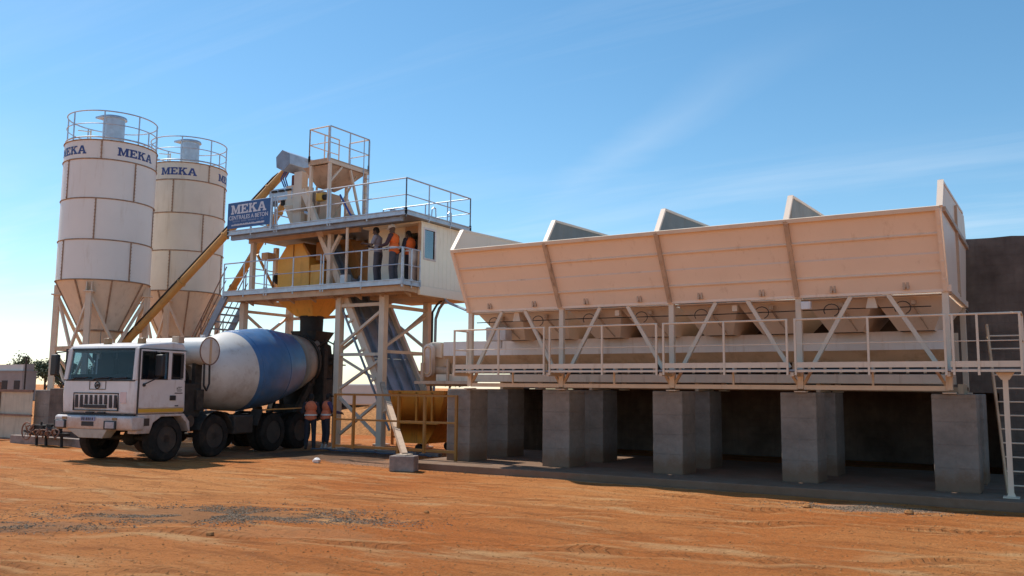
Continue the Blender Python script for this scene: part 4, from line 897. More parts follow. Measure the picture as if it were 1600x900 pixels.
MB().box((CX0, CY0 + .07, CZ0 - .02), (CX1 - .1, CY1 - .07, 4.72)).build('floor', M_tan, cb)
wf = MB(); X = CX1 + .012
for a, b in (((X - .06, wy0 - .06, wz0 - .06), (X, wy1 + .06, wz0)), ((X - .06, wy0 - .06, wz1), (X, wy1 + .06, wz1 + .06)), ((X - .06, wy0 - .06, wz0), (X, wy0, wz1)), ((X - .06, wy1, wz0), (X, wy1 + .06, wz1))): wf.box(a, b)
wf = wf.build('window', M_white, cb); MB().box((X - .045, wy0, wz0), (X - .035, wy1, wz1)).build('pane', M_glassb, wf)
MB().box((-16.9, 21.0, 4.79), (-15.9, 21.6, 5.55)).build('desk', M_int, cb)
dr = MB(); dr.box((-15.72, 19.72, 4.82), (-15.69, 20.34, 5.82)); dr = dr.build('door', M_white, cb) 

# sign
sg = thing('sign_board', 'blue plant sign with white lettering hung on the upper deck railing', 'sign', (-21.68, 19.02, 6.9))
MB().box((-22.66, 19.0, 6.90), (-20.70, 19.03, 7.74)).build('board', M_sign, sg)
vs, fs, tot = letter_faces('MEKA', 1.0); kx, kz = 1.62 / tot, .30
m = MB(); m.add([(-21.69 + x * kx, 18.996, 7.36 + y * kz) for x, y in vs], fs); m.build('lettering', M_signw, sg)
ML = Matrix.Translation((-21.69, 18.997, 7.18)) @ Matrix.Rotation(R_(90), 4, 'X')
text_mesh('CENTRALES A BETON', .185, 'lettering', M_signw, ML, sg, .002, .002)
sm = MB(); x = -22.4; rnd = random.Random(3)
while x < -21.0:
    w = rnd.uniform(.02, .045)
    if rnd.random() > .15: sm.box((x, 18.993, 7.09), (x + w, 18.998, 7.09 + rnd.choice((.05, .06)))); 
    x += w + .014
sm.build('small_print', M_signp, sg)
sm = MB(); x = -22.45
while x < -20.95:
    w = rnd.uniform(.025, .05); sm.box((x, 18.993, 6.975), (x + w, 18.998, 6.975 + rnd.choice((.045, .06)))); x += w + .012
sm.build('small_print', M_signw, sg)
fr_ = MB(); fr_.box((-20.69, 18.99, 6.75), (-20.63, 19.05, 7.78)); fr_.beam((-22.6, 19.06, 7.7), (-20.7, 19.06, 7.7), .03); fr_.build('bracket', M_galv, sg)

# cables on the rear post, prop and its block
cbl = thing('power_cable', 'black power cables hanging down the rear tower post from the cabin floor', 'cable', (-16.5, 21.95, 2.0))
MB().path([(-15.9, 21.6, 4.5), (-16.3, 21.9, 4.42), (-16.5, 21.95, 4.2), (-16.52, 21.98, 3.0), (-16.5, 21.96, 1.0)], .035, 7).build('cable', M_black, cbl); MB().path([(-15.7, 21.5, 4.48), (-16.2, 21.9, 4.3), (-16.38, 21.97, 4.0), (-16.4, 21.96, 1.2)], .045, 7).build('conduit', M_galvd, cbl)
cbl2 = thing('conduit_arm', 'grey cable conduit bridging from the cabin floor to the aggregate bin', 'conduit', (-15.5, 21.4, 4.4)); MB().path([(-15.55, 21.3, 4.5), (-14.6, 20.2, 4.25), (-12.2, 17.6, 3.75)], .035, 7).build('tube', M_galvd, cbl2)
blk = MB().box((-12.88, 15.62, -.02), (-12.30, 15.98, .33), R_(20)).build('concrete_block', M_brick, None, bev=.02, loc=(-12.59, 15.8, 0)); tag(blk, 'rough brown concrete block on the earth under the foot of the leaning steel prop', 'block')
prp = thing('steel_prop', 'leaning cream steel prop standing on the rough concrete block before the fence', 'prop', (-12.6, 15.8, .33)); MB().beam((-12.62, 15.85, .33), (-16.58, 19.72, 1.95), .13, .13).build('tube', M_rib, prp); MB().box((-12.75, 15.7, .331), (-12.48, 15.98, .36)).build('foot_plate', M_cream, prp)

# ------------------------------------------------------------------ yellow safety fence round the skip
fn = thing('safety_fence', 'low worn yellow steel safety fence before the skip and tower foot', 'fence', (-13.9, 17.0, 0))
fx0, fx1 = -15.85, -12.02
for z, w in ((1.66, .05), (1.03, .045), (.36, .06)): MB().beam((fx0, 17.0, z), (fx1, 17.0, z), .04, w).build('rail', M_fence, fn)
for x in (fx0, -15.2, -13.75, -12.95, fx1): MB().box((x - .03, 16.97, .02 if x in (fx1, -13.75) else .3), (x + .03, 17.03, 1.68)).build('post', M_fence, fn)
fn2 = thing('safety_fence', 'yellow steel safety fence behind the skip, seen through the near fence', 'fence', (-17, 22.6, 0))
for z in (1.3, .75, .25): MB().beam((-18.6, 22.7, z), (-14.2, 22.7, z), .04, .06).build('rail', M_fence, fn2)
for x in (-18.6, -17.5, -16.4, -15.3, -14.2): MB().box((x - .03, 22.66, 0), (x + .03, 22.74, 1.32)).build('post', M_fence, fn2)
rg = MB().sphere((-15.4, 15.95, .07), .085, 10, (1.3, .9, .8), .25).build('rag', M_cloth, None, loc=(-15.4, 15.95, 0)); tag(rg, 'crumpled white rag lying on the earth before the rear of the truck', 'rag')
hsx = MB(); pts = [(-18.6 + .45 * k, 19.0 + .18 * math.sin(k * 1.7), .05 + .01 * (k % 2)) for k in range(11)]; hsx.path(pts, .022, 6)
hs = hsx.build('water_hose', mat('dusty_blue_hose', (0.09, 0.10, 0.14), .7), None, loc=(-18.6, 19, 0)); tag(hs, 'blue water hose lying along the ground by the tower foot', 'hose')
pl = MB()
for k in range(5): pl.box((-17.9 + .75 * k, 19.35, .0), (-17.25 + .75 * k, 19.5, .09))
sl = pl.build('timber_plank', M_brick, None, loc=(-16, 19.4, 0)); tag(sl, 'row of short timber planks on the ground at the tower foot', 'planks')

# things behind the tower
tl = thing('tank_trailer', 'white bodied truck parked far behind the tower legs', 'truck', (-29.5, 34.5, 0))
MB().box((-33.5, 33.6, .95), (-27.6, 36, 2.02)).build('body', M_housew, tl, bev=.08)
MB().box((-33.4, 33.8, .62), (-27.8, 35.8, .93)).build('chassis', M_steel, tl)
MB().box((-33.5, 33.57, 1.45), (-27.6, 33.597, 1.52)).build('stripe', M_steel, tl)
for x in (-33.0, -31.8, -28.6): MB().tube((x, 33.7, .45), (x, 34.0, .45), .45, 18).build('wheel', M_tyre, tl)
mo = MB(); ring = []
N, Mm = 26, 8
for j in range(Mm + 1):
    for k in range(N):
        a = 2 * math.pi * k / N; t = j / Mm; rx, ry = 4.6 * (1 - t), 2.2 * (1 - t); n_ = 1 + .2 * noise.noise((math.cos(a) * 2, math.sin(a) * 2, t * 2))
        ring.append(Vector((-24.2 + rx * n_ * math.cos(a), 28.2 + ry * n_ * math.sin(a), -.03 + 1.05 * math.sin(t * 1.45) * n_)))
mo.add(ring, [(j * N + k, j * N + (k + 1) % N, (j + 1) * N + (k + 1) % N, (j + 1) * N + k) for j in range(Mm) for k in range(N)], True)
mo = mo.build('earth_mound', M_clod, None, loc=(-24.2, 28.2, 0)); tag(mo, 'long dark brown earth heap behind the tower legs', 'earth heap')

# ------------------------------------------------------------------ left edge of the yard
sf = thing('sheet_fence', 'pale corrugated sheet fence on a rusty pipe frame at the left edge', 'fence', (-29.5, 16.23, 0))
cs = MB(); x = -33.0; pr = []
while x < -28.28: pr.append(x); x += .055
for i in range(len(pr) - 1):
    y0 = 16.24 + (.014 if i % 2 else -.014); y1 = 16.24 + (-.014 if i % 2 else .014)
    for z0, z1 in ((.07, .82), (.83, 1.58)):
        q = [Vector((pr[i], y0, z0)), Vector((pr[i + 1], y1, z0)), Vector((pr[i + 1], y1, z1)), Vector((pr[i], y0, z1))]
        cs.add([*q, *[p + Vector((0, .006, 0)) for p in q]], [(0, 1, 2, 3), (7, 6, 5, 4), (0, 4, 5, 1), (3, 2, 6, 7)])
cs.build('sheet', M_sheet, sf)
for z in (.05, .83, 1.62): MB().beam((-33, 16.19, z), (-28.2, 16.19, z), .05, .06 if z < 1.6 else .08).build('rail', M_rustp, sf)
for x in (-30.22, -32.6): MB().tube((x, 16.19, 0), (x, 16.19, 1.9), .045, 8).build('post', M_rustp, sf)
cw = MB(); cw.box((-28.5, 16.42, -.1), (-27.62, 18.0, 1.66)); cw.cur = 1; cw.box((-27.60, 16.38, -.1), (-26.45, 17.8, 1.72)); cw.cur = 0
cw = cw.build('concrete_wall', [M_conc, M_concd], None, bev=.02, loc=(-27.5, 17, 0)); tag(cw, 'dark grey concrete wall block between the sheet fence and the truck front', 'wall')
bk = MB(); bk.box((-28.3, 15.6, -.05), (-24.2, 15.85, .24)); bk = bk.build('low_kerb_wall', M_brick, None, bev=.015, loc=(-26, 15.7, 0)); tag(bk, 'low dark concrete kerb on the earth below the machine frame', 'kerb')
mc = thing('pump_cart', 'dark rusty machine cart with a spoked wheel standing behind the low kerb', 'machine', (-26.6, 15.4, 0))
w = MB(); c = Vector((-26.9, 15.32, .42)); pts = [c + Vector((.26 * math.cos(a), 0, .26 * math.sin(a))) for a in [2 * math.pi * k / 18 for k in range(19)]]; w.path(pts, .025, 6)
for k in range(6): w.tube(c, c + Vector((.26 * math.cos(k * 1.047), 0, .26 * math.sin(k * 1.047))), .01, 5)
w.build('wheel', M_rustp, mc)
w = MB(); w.box((-26.55, 15.2, .32), (-25.0, 15.55, .40)); w.box((-26.4, 15.22, .40), (-25.9, 15.52, .62)); w.tube((-25.8, 15.35, .5), (-25.2, 15.35, .5), .12, 12); w.box((-25.75, 15.25, .58), (-25.5, 15.45, .66)); w.beam((-26.55, 15.3, .36), (-27.0, 15.3, .42), .05); w.build('engine', M_steel, mc)
rnd = random.Random(5)
for k in range(5):
    c = Vector((-26.45 + .33 * k, 15.14 + rnd.uniform(-.05, .05), .42 + rnd.uniform(-.06, .08))); rr = rnd.uniform(.08, .16); cl_ = MB(); pts = [c + Vector((rr * math.cos(a), .05 * math.sin(a * 2), rr * math.sin(a))) for a in [2 * math.pi * q / 12 for q in range(13)]]; cl_.path(pts, .022, 5); cl_.beam(c, c + Vector((rnd.uniform(-.2, .2), 0, rnd.uniform(.05, .2))), .05); cl_.build('pulley', M_rustp, mc)
w = MB()
for x in (-26.4, -25.9, -25.1): w.beam((x, 15.35, .34), (x + .03, 15.35, .0), .06)
w.tube((-26.1, 15.3, .6), (-26.1, 15.3, .72), .03); w.tube((-25.4, 15.35, .6), (-25.4, 15.35, .7), .05); w.build('leg', M_steel, mc)

# far background: house, mast, trees
hb = thing('far_house', 'flat roofed grey house with a white upper room beyond the sheet fence', 'house', (-101, 54, 0))
MB().box((-114, 54.6, -.1), (-97.5, 56.2, 3.2)).build('wall', M_house, hb)
MB().box((-114.2, 54.5, 3.2), (-97.4, 56.3, 3.30)).build('roof', M_house, hb); MB().box((-104, 54.9, 3.305), (-97.95, 55.5, 4.0)).build('upper_room', M_housew, hb); MB().box((-97.9, 54.9, 3.305), (-97.55, 55.9, 4.05)).build('stair_head', M_house, hb)
for x in (-110, -107, -104, -101.5, -99): 
    f = MB().box((x, 54.55, 1.0), (x + 1.1, 54.62, 2.2)).build('window', M_int, hb)
ms = MB().tube((-94.8, 53.4, 0), (-94.8, 53.4, 4.75), .09, 8).build('mast', M_steel, None, loc=(-94.8, 53.4, 0)); tag(ms, 'thin dark pole standing before the far grey house', 'pole')
def tree(x, y, h, rad, seed, label):
    rr = random.Random(seed); t = thing('tree', label, 'tree', (x, y, 0), 0, 'trees beyond the fence')
    tr_ = MB(); tr_.lathe((x, y, -.1), (x + .1 * h * rr.uniform(-1, 1), y, h * .62), [(0, .045 * h), (h * .3, .03 * h), (h * .7, .012 * h)], 8)
    lim = []
    for k in range(7):
        a = rr.uniform(0, 6.28); z0 = h * rr.uniform(.25, .5); e = Vector((x + math.cos(a) * rad * rr.uniform(.4, .8), y + math.sin(a) * rad * rr.uniform(.4, .8), h * rr.uniform(.5, .9)))
        tr_.tube((x, y, z0), e, .016 * h, 6, .005 * h); lim.append(e)
    tr_.build('trunk', M_bark, t)
    c = MB(); lim += [Vector((x + rr.uniform(-.5, .5) * rad, y + rr.uniform(-.5, .5) * rad, h * rr.uniform(.6, .92))) for _ in range(9)]
    for e in lim:
        cr = rad * rr.uniform(.28, .5)
        for _ in range(170):
            p = e + Vector((rr.gauss(0, .5), rr.gauss(0, .5), rr.gauss(0, .36))) * cr; s = h * rr.uniform(.018, .036)
            u = Vector((rr.uniform(-1, 1), rr.uniform(-1, 1), rr.uniform(-1, 1))).normalized(); v = u.orthogonal().normalized()
            c.add([p - u * s, p + v * s * .6, p + u * s, p - v * s * .6], [(0, 1, 2, 3)])
    c.build('crown', M_leaf, t)
tree(-98.6, 58.0, 4.7, 2.1, 1, 'rounded dark tree beyond the fence, just left of the silo leg')
tree(-96.6, 58.6, 4.3, 1.8, 2, 'dark tree partly behind the silo leg beyond the fence')
tree(-92.5, 60.5, 4.3, 1.6, 3, 'small tree behind the silo legs beyond the fence')
tree(-120, 66.5, 5.6, 2.4, 4, 'tree showing just above the roof of the far house')
tree(-72, 100, 5.5, 3.4, 5, 'tree far off behind the mixer truck')
tree(-60, 112, 5.0, 3.4, 6, 'low spreading tree far off behind the tower legs')

# ------------------------------------------------------------------ concrete mixer truck (own axes: x left side +, y backwards)
TP = Vector((-18.58 - .988 * 1.22, 14.1 - .155 * 1.22, 0)); TR = math.atan2(.155, .988)
tk = thing('mixer_truck', 'dusty white mixer truck with a white and blue drum parked under the tower outlet', 'truck', TP, TR, local=True)
HW = 1.22
def part(m, name, mt, bev=0.0, par=None): return m.build(name, mt, par or tk, bev)
ch = MB()
for x in (-.45, .45): ch.box((x - .05, -.7, .78), (x + .05, 6.5, 1.02))
for y in (.8, 2.6, 4.7, 6.35): ch.box((-.395, y, .82), (.395, y + .12, .98))
part(ch, 'chassis', M_steel)
# cab shell
lower = [(-1.05, 1.16), (-1.08, 1.6), (-1.06, 1.97), (.52, 1.97), (.55, 1.22), (.50, 1.16)]
c = MB().prism([(-HW + .04, y, z) for y, z in lower], (2 * HW - .08, 0, 0)); cab = part(c, 'cab', M_white, .06)
c = MB()
roofp = [(-1.0, 2.70), (-.95, 2.78), (-.8, 2.83), (.1, 2.92), (.44, 2.90), (.5, 2.80), (.5, 2.70)]
c.prism([(-HW + .07, y, z) for y, z in roofp], (2 * HW - .14, 0, 0)); part(c, 'roof', M_white, .07, cab)
for s in (-1, 1):
    c = MB(); c.beam((s * (HW - .10), -1.03, 1.96), (s * (HW - .14), -.955, 2.72), .12, .10, up=(0, -1, 0)); c.beam((s * (HW - .07), -.06, 1.96), (s * (HW - .10), -.06, 2.71), .08, .14, up=(0, 1, 0)); c.beam((s * (HW - .07), .46, 1.96), (s * (HW - .10), .46, 2.71), .08, .09, up=(0, 1, 0)); c.beam((s * (HW - .10), -.93, 2.68), (s * (HW - .10), .5, 2.68), .075, .08); part(c, 'pillar', M_white, .01, cab)
c = MB().box((-HW + .1, .44, 1.96), (HW - .1, .50, 2.72)); part(c, 'rear_wall', M_int, 0, cab)
g = MB().plate([(-HW + .13, -1.045, 1.97), (HW - .13, -1.045, 1.97), (HW - .18, -.975, 2.70), (-HW + .18, -.975, 2.70)], -.012); ws = part(g, 'windscreen', M_glass, 0, cab)
g = MB()
for a, b in (((-HW + .10, -1.06, 1.955), (HW - .10, -1.06, 1.955)), ((-HW + .15, -.985, 2.705), (HW - .15, -.985, 2.705)), ((-HW + .11, -1.055, 1.96), (-HW + .16, -.985, 2.70)), ((HW - .11, -1.055, 1.96), (HW - .16, -.985, 2.70))): g.beam(a, b, .04, .035, up=(0, -1, .1))
part(g, 'seal', M_black, 0, ws)
for x0, x1 in ((-.9, -.35), (-.2, .35), (.35, .9)): part(MB().path([(x0, -1.09, 1.95), (x0 + .1, -1.10, 2.0), (x1, -1.095, 2.02)], .014, 5), 'wiper', M_black, 0, ws)
# interior
i_ = MB(); i_.box((-1.05, -.98, 1.972), (1.05, -.62, 2.10)); i_.box((-1.0, -.25, 1.972), (-.45, -.1, 2.5)); i_.box((.35, -.25, 1.972), (.9, -.1, 2.5)); i_.box((-.95, -.2, 2.5), (-.55, -.1, 2.66)); i_.box((.45, -.2, 2.5), (.8, -.1, 2.66)); i_.box((-.4, .1, 1.972), (.4, .4, 2.3)); part(i_, 'seats', M_int, 0, cab)
sw = MB(); pts = [Vector((.62 + .2 * math.cos(a), -.58 + .08 * math.sin(a), 2.2 + .17 * math.sin(a))) for a in [2 * math.pi * k / 16 for k in range(17)]]; sw.path(pts, .016, 5); sw.tube((.62, -.58, 2.2), (.62, -.66, 2.1), .03); part(sw, 'steering_wheel', M_black, 0, cab)
# doors
for s in (1, -1):
    X = s * (HW - .035)
    def bx(a, b):
        a, b = list(a), list(b); a[0], b[0] = sorted((s * a[0], s * b[0])); return MB().box(a, b)
    d = MB()
    def ab(y0, z0, y1, z1, x0=HW - .045, x1=HW - .01):
        a, b = sorted((s * x0, s * x1)); d.box((a, y0, z0), (b, y1, z1))
    ab(-1.0, 1.30, .44, 1.985); ab(-1.0, 2.655, .44, 2.70); ab(-1.0, 1.985, -.94, 2.655); ab(-.13, 1.985, 0.01, 2.655); ab(.385, 1.985, .44, 2.655)
    dp = part(d, 'door', M_white, .012, cab)
    q = MB(); a, b = sorted((s * (HW - .046), s * (HW - .006))); q.box((a, -1.0, 1.20), (b, .46, 1.285)); part(q, 'stripe', M_yel, 0, dp)
    a, b = sorted((s * (HW - .038), s * (HW - .03)))
    part(MB().box((a, -.94, 1.985), (b, -.13, 2.655)), 'window', M_glass, 0, dp); part(MB().box((a, .01, 2.03), (b, .385, 2.62)), 'window', M_glass, 0, dp)
    fr2 = MB(); a, b = sorted((s * (HW - .02), s * (HW - .002)))
    for y0, z0, y1, z1 in ((-.96, 1.98, -.12, 2.0), (-.96, 2.64, -.12, 2.66), (-.96, 2.0, -.935, 2.64), (-.145, 2.0, -.12, 2.64), (.0, 2.02, .4, 2.045), (.0, 2.60, .4, 2.625), (0, 2.045, .03, 2.60), (.30, 2.045, .40, 2.60)): fr2.box((a, y0, z0), (b, y1, z1))
    part(fr2, 'window_seal', M_black, 0, dp)
    a, b = sorted((s * (HW - .012), s * (HW + .012)))
    part(MB().box((a, -.02, 1.48), (b, .17, 1.60)), 'handle', M_black, .008, dp)
    gp = MB(); a, b = sorted((s * (HW - .04), s * (HW - .002))); gp.box((a, -1.025, 1.17), (b, -1.004, 2.72)); gp.box((a, -1.0, 2.702), (b, .48, 2.722)); part(gp, 'door_gap', M_seam, 0, cab)
    dl = MB(); a, b = sorted((s * (HW - .012), s * (HW - .006)))
    for y0, z0, y1, z1 in ((.24, 1.80, .38, 1.812), (.20, 1.765, .25, 1.79), (.27, 1.775, .33, 1.79), (.2, 1.73, .38, 1.745), (.22, 1.70, .36, 1.712), (.14, 1.645, .40, 1.668), (.16, 1.33, .28, 1.36)): dl.box((a, y0, z0), (b, y1, z1))
    part(dl, 'lettering', M_seam, 0, dp)
    # step panel and fender
    lp = MB(); a, b = sorted((s * (HW - .30), s * (HW - .02)))
    lp.prism([(a, -1.0, .70), (a, -.98, 1.15), (a, .50, 1.15), (a, .70, .95), (a, .74, .70), (a, .68, .70), (a, .60, .92), (a, .40, 1.09), (a, -.25, 1.09), (a, -.50, .95), (a, -.60, .70)], (b - a, 0, 0)); part(lp, 'wheel_arch', M_white, .01, cab)
    a, b = sorted((s * (HW - .04), s * (HW - .012))); part(MB().box((a, -.92, .88), (b, -.62, 1.06)), 'step', M_rim, .01, cab)
    # mirrors
    mr = MB(); a, b = sorted((s * (HW + .12), s * (HW + .34))); y = -1.12 if s < 0 else -.62
    mr.box((a, y - .06, 2.06), (b, y + .06, 2.58)); mr = part(mr, 'mirror', M_black, .03, cab)
    ar = MB(); ar.path([(s * (HW - .05), y + .1, 2.66), (s * (HW + .22), y, 2.62), (s * (HW + .22), y, 2.04), (s * (HW - .02), -.86 if s > 0 else y + .1, 1.86)], .016, 6); ar.sphere((s * (HW - .0), -.87 if s > 0 else y + .1, 1.85), .045, 8); part(ar, 'mirror_arm', M_black, 0, mr)
# roof fittings
for x, y in ((-.2, -.7), (.75, -.55)): part(MB().box((x - .09, y - .06, 2.82), (x + .09, y + .06, 2.99)), 'beacon', M_amber, .02, cab)
part(MB().box((HW - .35, .30, 2.91), (HW - .12, .50, 3.08)), 'snorkel_cap', M_rib, .01, cab); part(MB().tube((-.9, -.3, 2.86), (-.9, -.3, 3.2), .008, 5), 'aerial', M_black, 0, cab)
# nose
n_ = MB(); n_.box((-.80, -1.093, 1.63), (.66, -1.06, 1.655)); n_.box((-.80, -1.093, 1.225), (.66, -1.06, 1.245)); n_.box((.64, -1.092, 1.245), (.66, -1.06, 1.63)); n_.box((-.80, -1.092, 1.245), (-.785, -1.06, 1.63)); gl_ = part(n_, 'grille', M_rim, 0, cab)
sl_ = MB()
for k in range(9): 
    x = -.73 + k * .158; sl_.box((x, -1.096, 1.30 if k in (0, 1, 7, 8) else 1.38), (x + .075, -1.062, 1.60))
sl_.box((-.45, -1.097, 1.29), (.28, -1.062, 1.365)); part(sl_, 'slots', M_seam, 0, gl_)
bb = MB(); bb.box((-.3, -1.084, 1.73), (.22, -1.07, 1.745)); bb.box((-.3, -1.084, 1.93), (.22, -1.07, 1.937)); bb.box((-.305, -1.084, 1.73), (-.298, -1.07, 1.937)); bb.box((.218, -1.084, 1.73), (.225, -1.07, 1.937)); em = part(bb, 'emblem', M_rim, 0, cab)
eb = MB(); c0 = Vector((-.04, -1.088, 1.835)); pts = [c0 + Vector((.075 * math.cos(a), 0, .078 * math.sin(a))) for a in [2 * math.pi * k / 16 for k in range(17)]]; eb.path(pts, .013, 5); eb.beam(c0 + Vector((-.05, 0, -.05)), c0 + Vector((.0, 0, .03)), .016, .02); eb.beam(c0 + Vector((0, -.002, .03)), c0 + Vector((.01, -.002, -.03)), .016, .02); eb.beam(c0 + Vector((.01, 0, -.03)), c0 + Vector((.06, 0, .05)), .016, .02); part(eb, 'badge', M_seam, 0, em)
part(MB().box((.72, -1.09, 1.42), (.90, -1.06, 1.68)), 'sticker', mat('pink_sticker', (.70, .52, .50), .5), 0, cab)
bg_ = MB(); bg_.box((-HW + .05, -1.10, 1.118), (HW - .05, -1.02, 1.155)); bg_.box((-.35, -1.11, 1.17), (-.12, -1.065, 1.20)); bg_.box((.02, -1.11, 1.17), (.25, -1.065, 1.20)); part(bg_, 'nose_gap', M_seam, 0, cab)
bm_ = MB(); bm_.prism([(-HW - .03, -1.16, .78), (-HW - .03, -1.20, .84), (-HW - .03, -1.20, 1.09), (-HW - .03, -1.14, 1.115), (-HW - .03, -.80, 1.115), (-HW - .03, -.80, .78)], (2 * HW + .04, 0, 0)); bum = part(bm_, 'bumper', M_white, .035)
lp_ = MB().loft([Vector((-.85, -1.17, .785)), Vector((.45, -1.17, .785)), Vector((.45, -.85, .785)), Vector((-.85, -.85, .785))], [Vector((-.5, -1.12, .58)), Vector((.25, -1.12, .58)), Vector((.25, -.85, .58)), Vector((-.5, -.85, .58))]); part(lp_, 'bumper_lip', M_binin, .01, bum)
for x in (-1.04, .58):
    h_ = MB().box((x - .19, -1.235, .80), (x + .19, -1.19, 1.0)); h_ = part(h_, 'headlight', M_black, .012, bum); part(MB().box((x - .13, -1.245, .825), (x + .15, -1.23, .98)), 'lens', M_lens, .01, h_)
    part(MB().box((x + .06, -1.22, 1.02), (x + .2, -1.19, 1.075)), 'indicator', M_amber, 0, bum)
pt = MB().box((-.36, -1.222, .985), (.08, -1.20, 1.085)); pt = part(pt, 'number_plate', mat('plate_blue', (.28, .30, .44), .5), 0, bum)
dg = MB()
for k, x in enumerate((-.33, -.27, -.19, -.13, -.07, 0.0)): dg.box((x, -1.226, 1.005), (x + .035, -1.221, 1.065))
part(dg, 'characters', M_seam, 0, pt); part(MB().box((-.34, -1.215, .865), (.04, -1.199, .97)), 'tow_pocket', M_seam, 0, bum)
# wheels
def wheel(x, y, r, w, side, dual=False):
    a, b = x - w / 2, x + w / 2
    t = MB().lathe((a, y, r), (b, y, r), [(0, r * .60), (0, r * .90), (w * .14, r), (w * .86, r), (w, r * .90), (w, r * .60)], 36, cap=False)
    for k in range(30):
        an = 2 * math.pi * k / 30; e = Vector((0, math.cos(an), math.sin(an)))
        for q in (a + w * .31, b - w * .31): t.beam(Vector((q - .045, y, r)) + e * (r - .001), Vector((q + .045, y, r)) + e * (r - .001), .045, .005, up=e)
    t = t.build('wheel', M_tyre, tk)
    o = side; f = (b if o > 0 else a)
    rm = MB(); rm.lathe((f - o * .02, y, r), (f - o * .25, y, r), [(0, r * .60), (-.012, r * .57), (.02, r * .53), (.10 if not dual else .16, r * .45), (.11 if not dual else .17, r * .22), (.0 if not dual else .06, r * .19), (.0 if not dual else .05, r * .02)], 28)
    rm = rm.build('rim', M_rim, t)
    for k in range(10):
        an = 2 * math.pi * k / 10; e = Vector((0, math.cos(an), math.sin(an))) * r * .32; p = Vector((f - o * (.13 if not dual else .19), y, r)) + e; rm_ = None
    nb = MB()
    for k in range(10):
        an = 2 * math.pi * k / 10; e = Vector((0, math.cos(an), math.sin(an))) * r * .33; p = Vector((f - o * (.12 if not dual else .18), y, r)) + e; nb.tube(p, p + Vector((o * .05, 0, 0)), .018, 6)
    nb.build('wheel_nuts', M_steel, rm)
    return t
WR = .54
for s in (1, -1):
    for y in (0.0, 1.68): wheel(s * 1.03, y, WR, .31, s)
    for y in (4.12, 5.40):
        wheel(s * 1.05, y, WR, .26, s, True); wheel(s * .76, y, WR, .26, s, True)
for y in (0, 1.68, 4.12, 5.4):
    ax = MB(); ax.tube((-1.0, y, WR), (1.0, y, WR), .07, 10); ax.sphere((0, y, WR), .2, 12); part(ax, 'axle', M_steel)
    if y < 2:
        for x in (-.45, .45): part(MB().box((x - .04, y - .6, .66), (x + .04, y + .6, .74)), 'leaf_spring', M_steel)
# mudguards and side boxes
for s in (1, -1):
    for y in (1.68,):
        m = MB(); pts = [Vector((s * 1.05, y + (WR + .11) * math.cos(a), WR + (WR + .11) * math.sin(a))) for a in [R_(15 + 150 * k / 10) for k in range(11)]]
        for a, b in zip(pts[:-1], pts[1:]): m.beam(a, b, .36, .015, up=Vector((0, (a + b).y / 2 - y, (a + b).z / 2 - WR)))
        part(m, 'mudguard', M_steel)
    m = MB(); m.beam((s * 1.05, 3.5, 1.17), (s * 1.05, 6.1, 1.2), .38, .02); m.beam((s * 1.05, 3.5, 1.17), (s * 1.05, 3.3, .75), .38, .02); m.beam((s * 1.05, 6.1, 1.2), (s * 1.05, 6.2, .8), .38, .02); part(m, 'mudguard', M_steel)
    m = MB(); m.beam((s * 1.25, 3.6, 1.19), (s * 1.25, 6.05, 1.22), .012, .035); part(m, 'side_strip', M_screw)
    part(MB().box((s * 1.0 - .18, 2.42, .55), (s * 1.0 + .18, 3.2, 1.05)), 'fuel_tank' if s > 0 else 'battery_box', M_rim, .04)
    part(MB().tube((s * .98, .75, .95), (s * 1.18, .75, .95), .15, 16), 'air_filter', M_rim)
sp = MB(); sp.box((-.95, .62, 1.03), (.95, 1.35, 1.9)); sp.box((-.8, .60, 1.9), (-.3, 1.1, 2.4)); sp.tube((.75, .72, 1.9), (.75, .72, 2.4), .1, 10); sp.box((.5, 1.1, 1.2), (1.05, 1.36, 1.75)); part(sp, 'engine_block', M_steel, .02)
# water tank across behind the cab
wt = MB().lathe((-1.12, 1.36, 2.75), (1.17, 1.36, 2.75), [(0, .05), (.0, .28), (.03, .36), (2.26, .36), (2.29, .32), (2.29, .05)], 32); wt = part(wt, 'water_tank', M_drumw)
ed = MB(); c0 = Vector((1.165, 1.36, 2.75)); pts = [c0 + Vector((0, .36 * math.cos(a), .36 * math.sin(a))) for a in [2 * math.pi * k / 28 for k in range(29)]]; ed.path(pts, .016, 5); part(ed, 'tank_rim', M_rustp, 0, wt); part(MB().box((1.172, 1.34, 2.42), (1.185, 1.41, 3.06)), 'sight_gauge', M_tan, 0, wt)
part(MB().path([(1.1, 1.25, 2.42), (1.12, 1.24, 1.85), (1.1, 1.37, 1.72), (1.05, 1.52, 1.9), (1.05, 1.5, 2.42)], .028, 6), 'hose', M_black, 0, wt)
part(MB().tube((.9, 1.36, 3.09), (.9, 1.36, 3.18), .06, 10), 'filler_cap', M_white, 0, wt)
for x in (-.8, .8): part(MB().box((x - .06, 1.2, 1.0), (x + .06, 1.44, 2.45)), 'tank_support', M_steel, 0, wt)
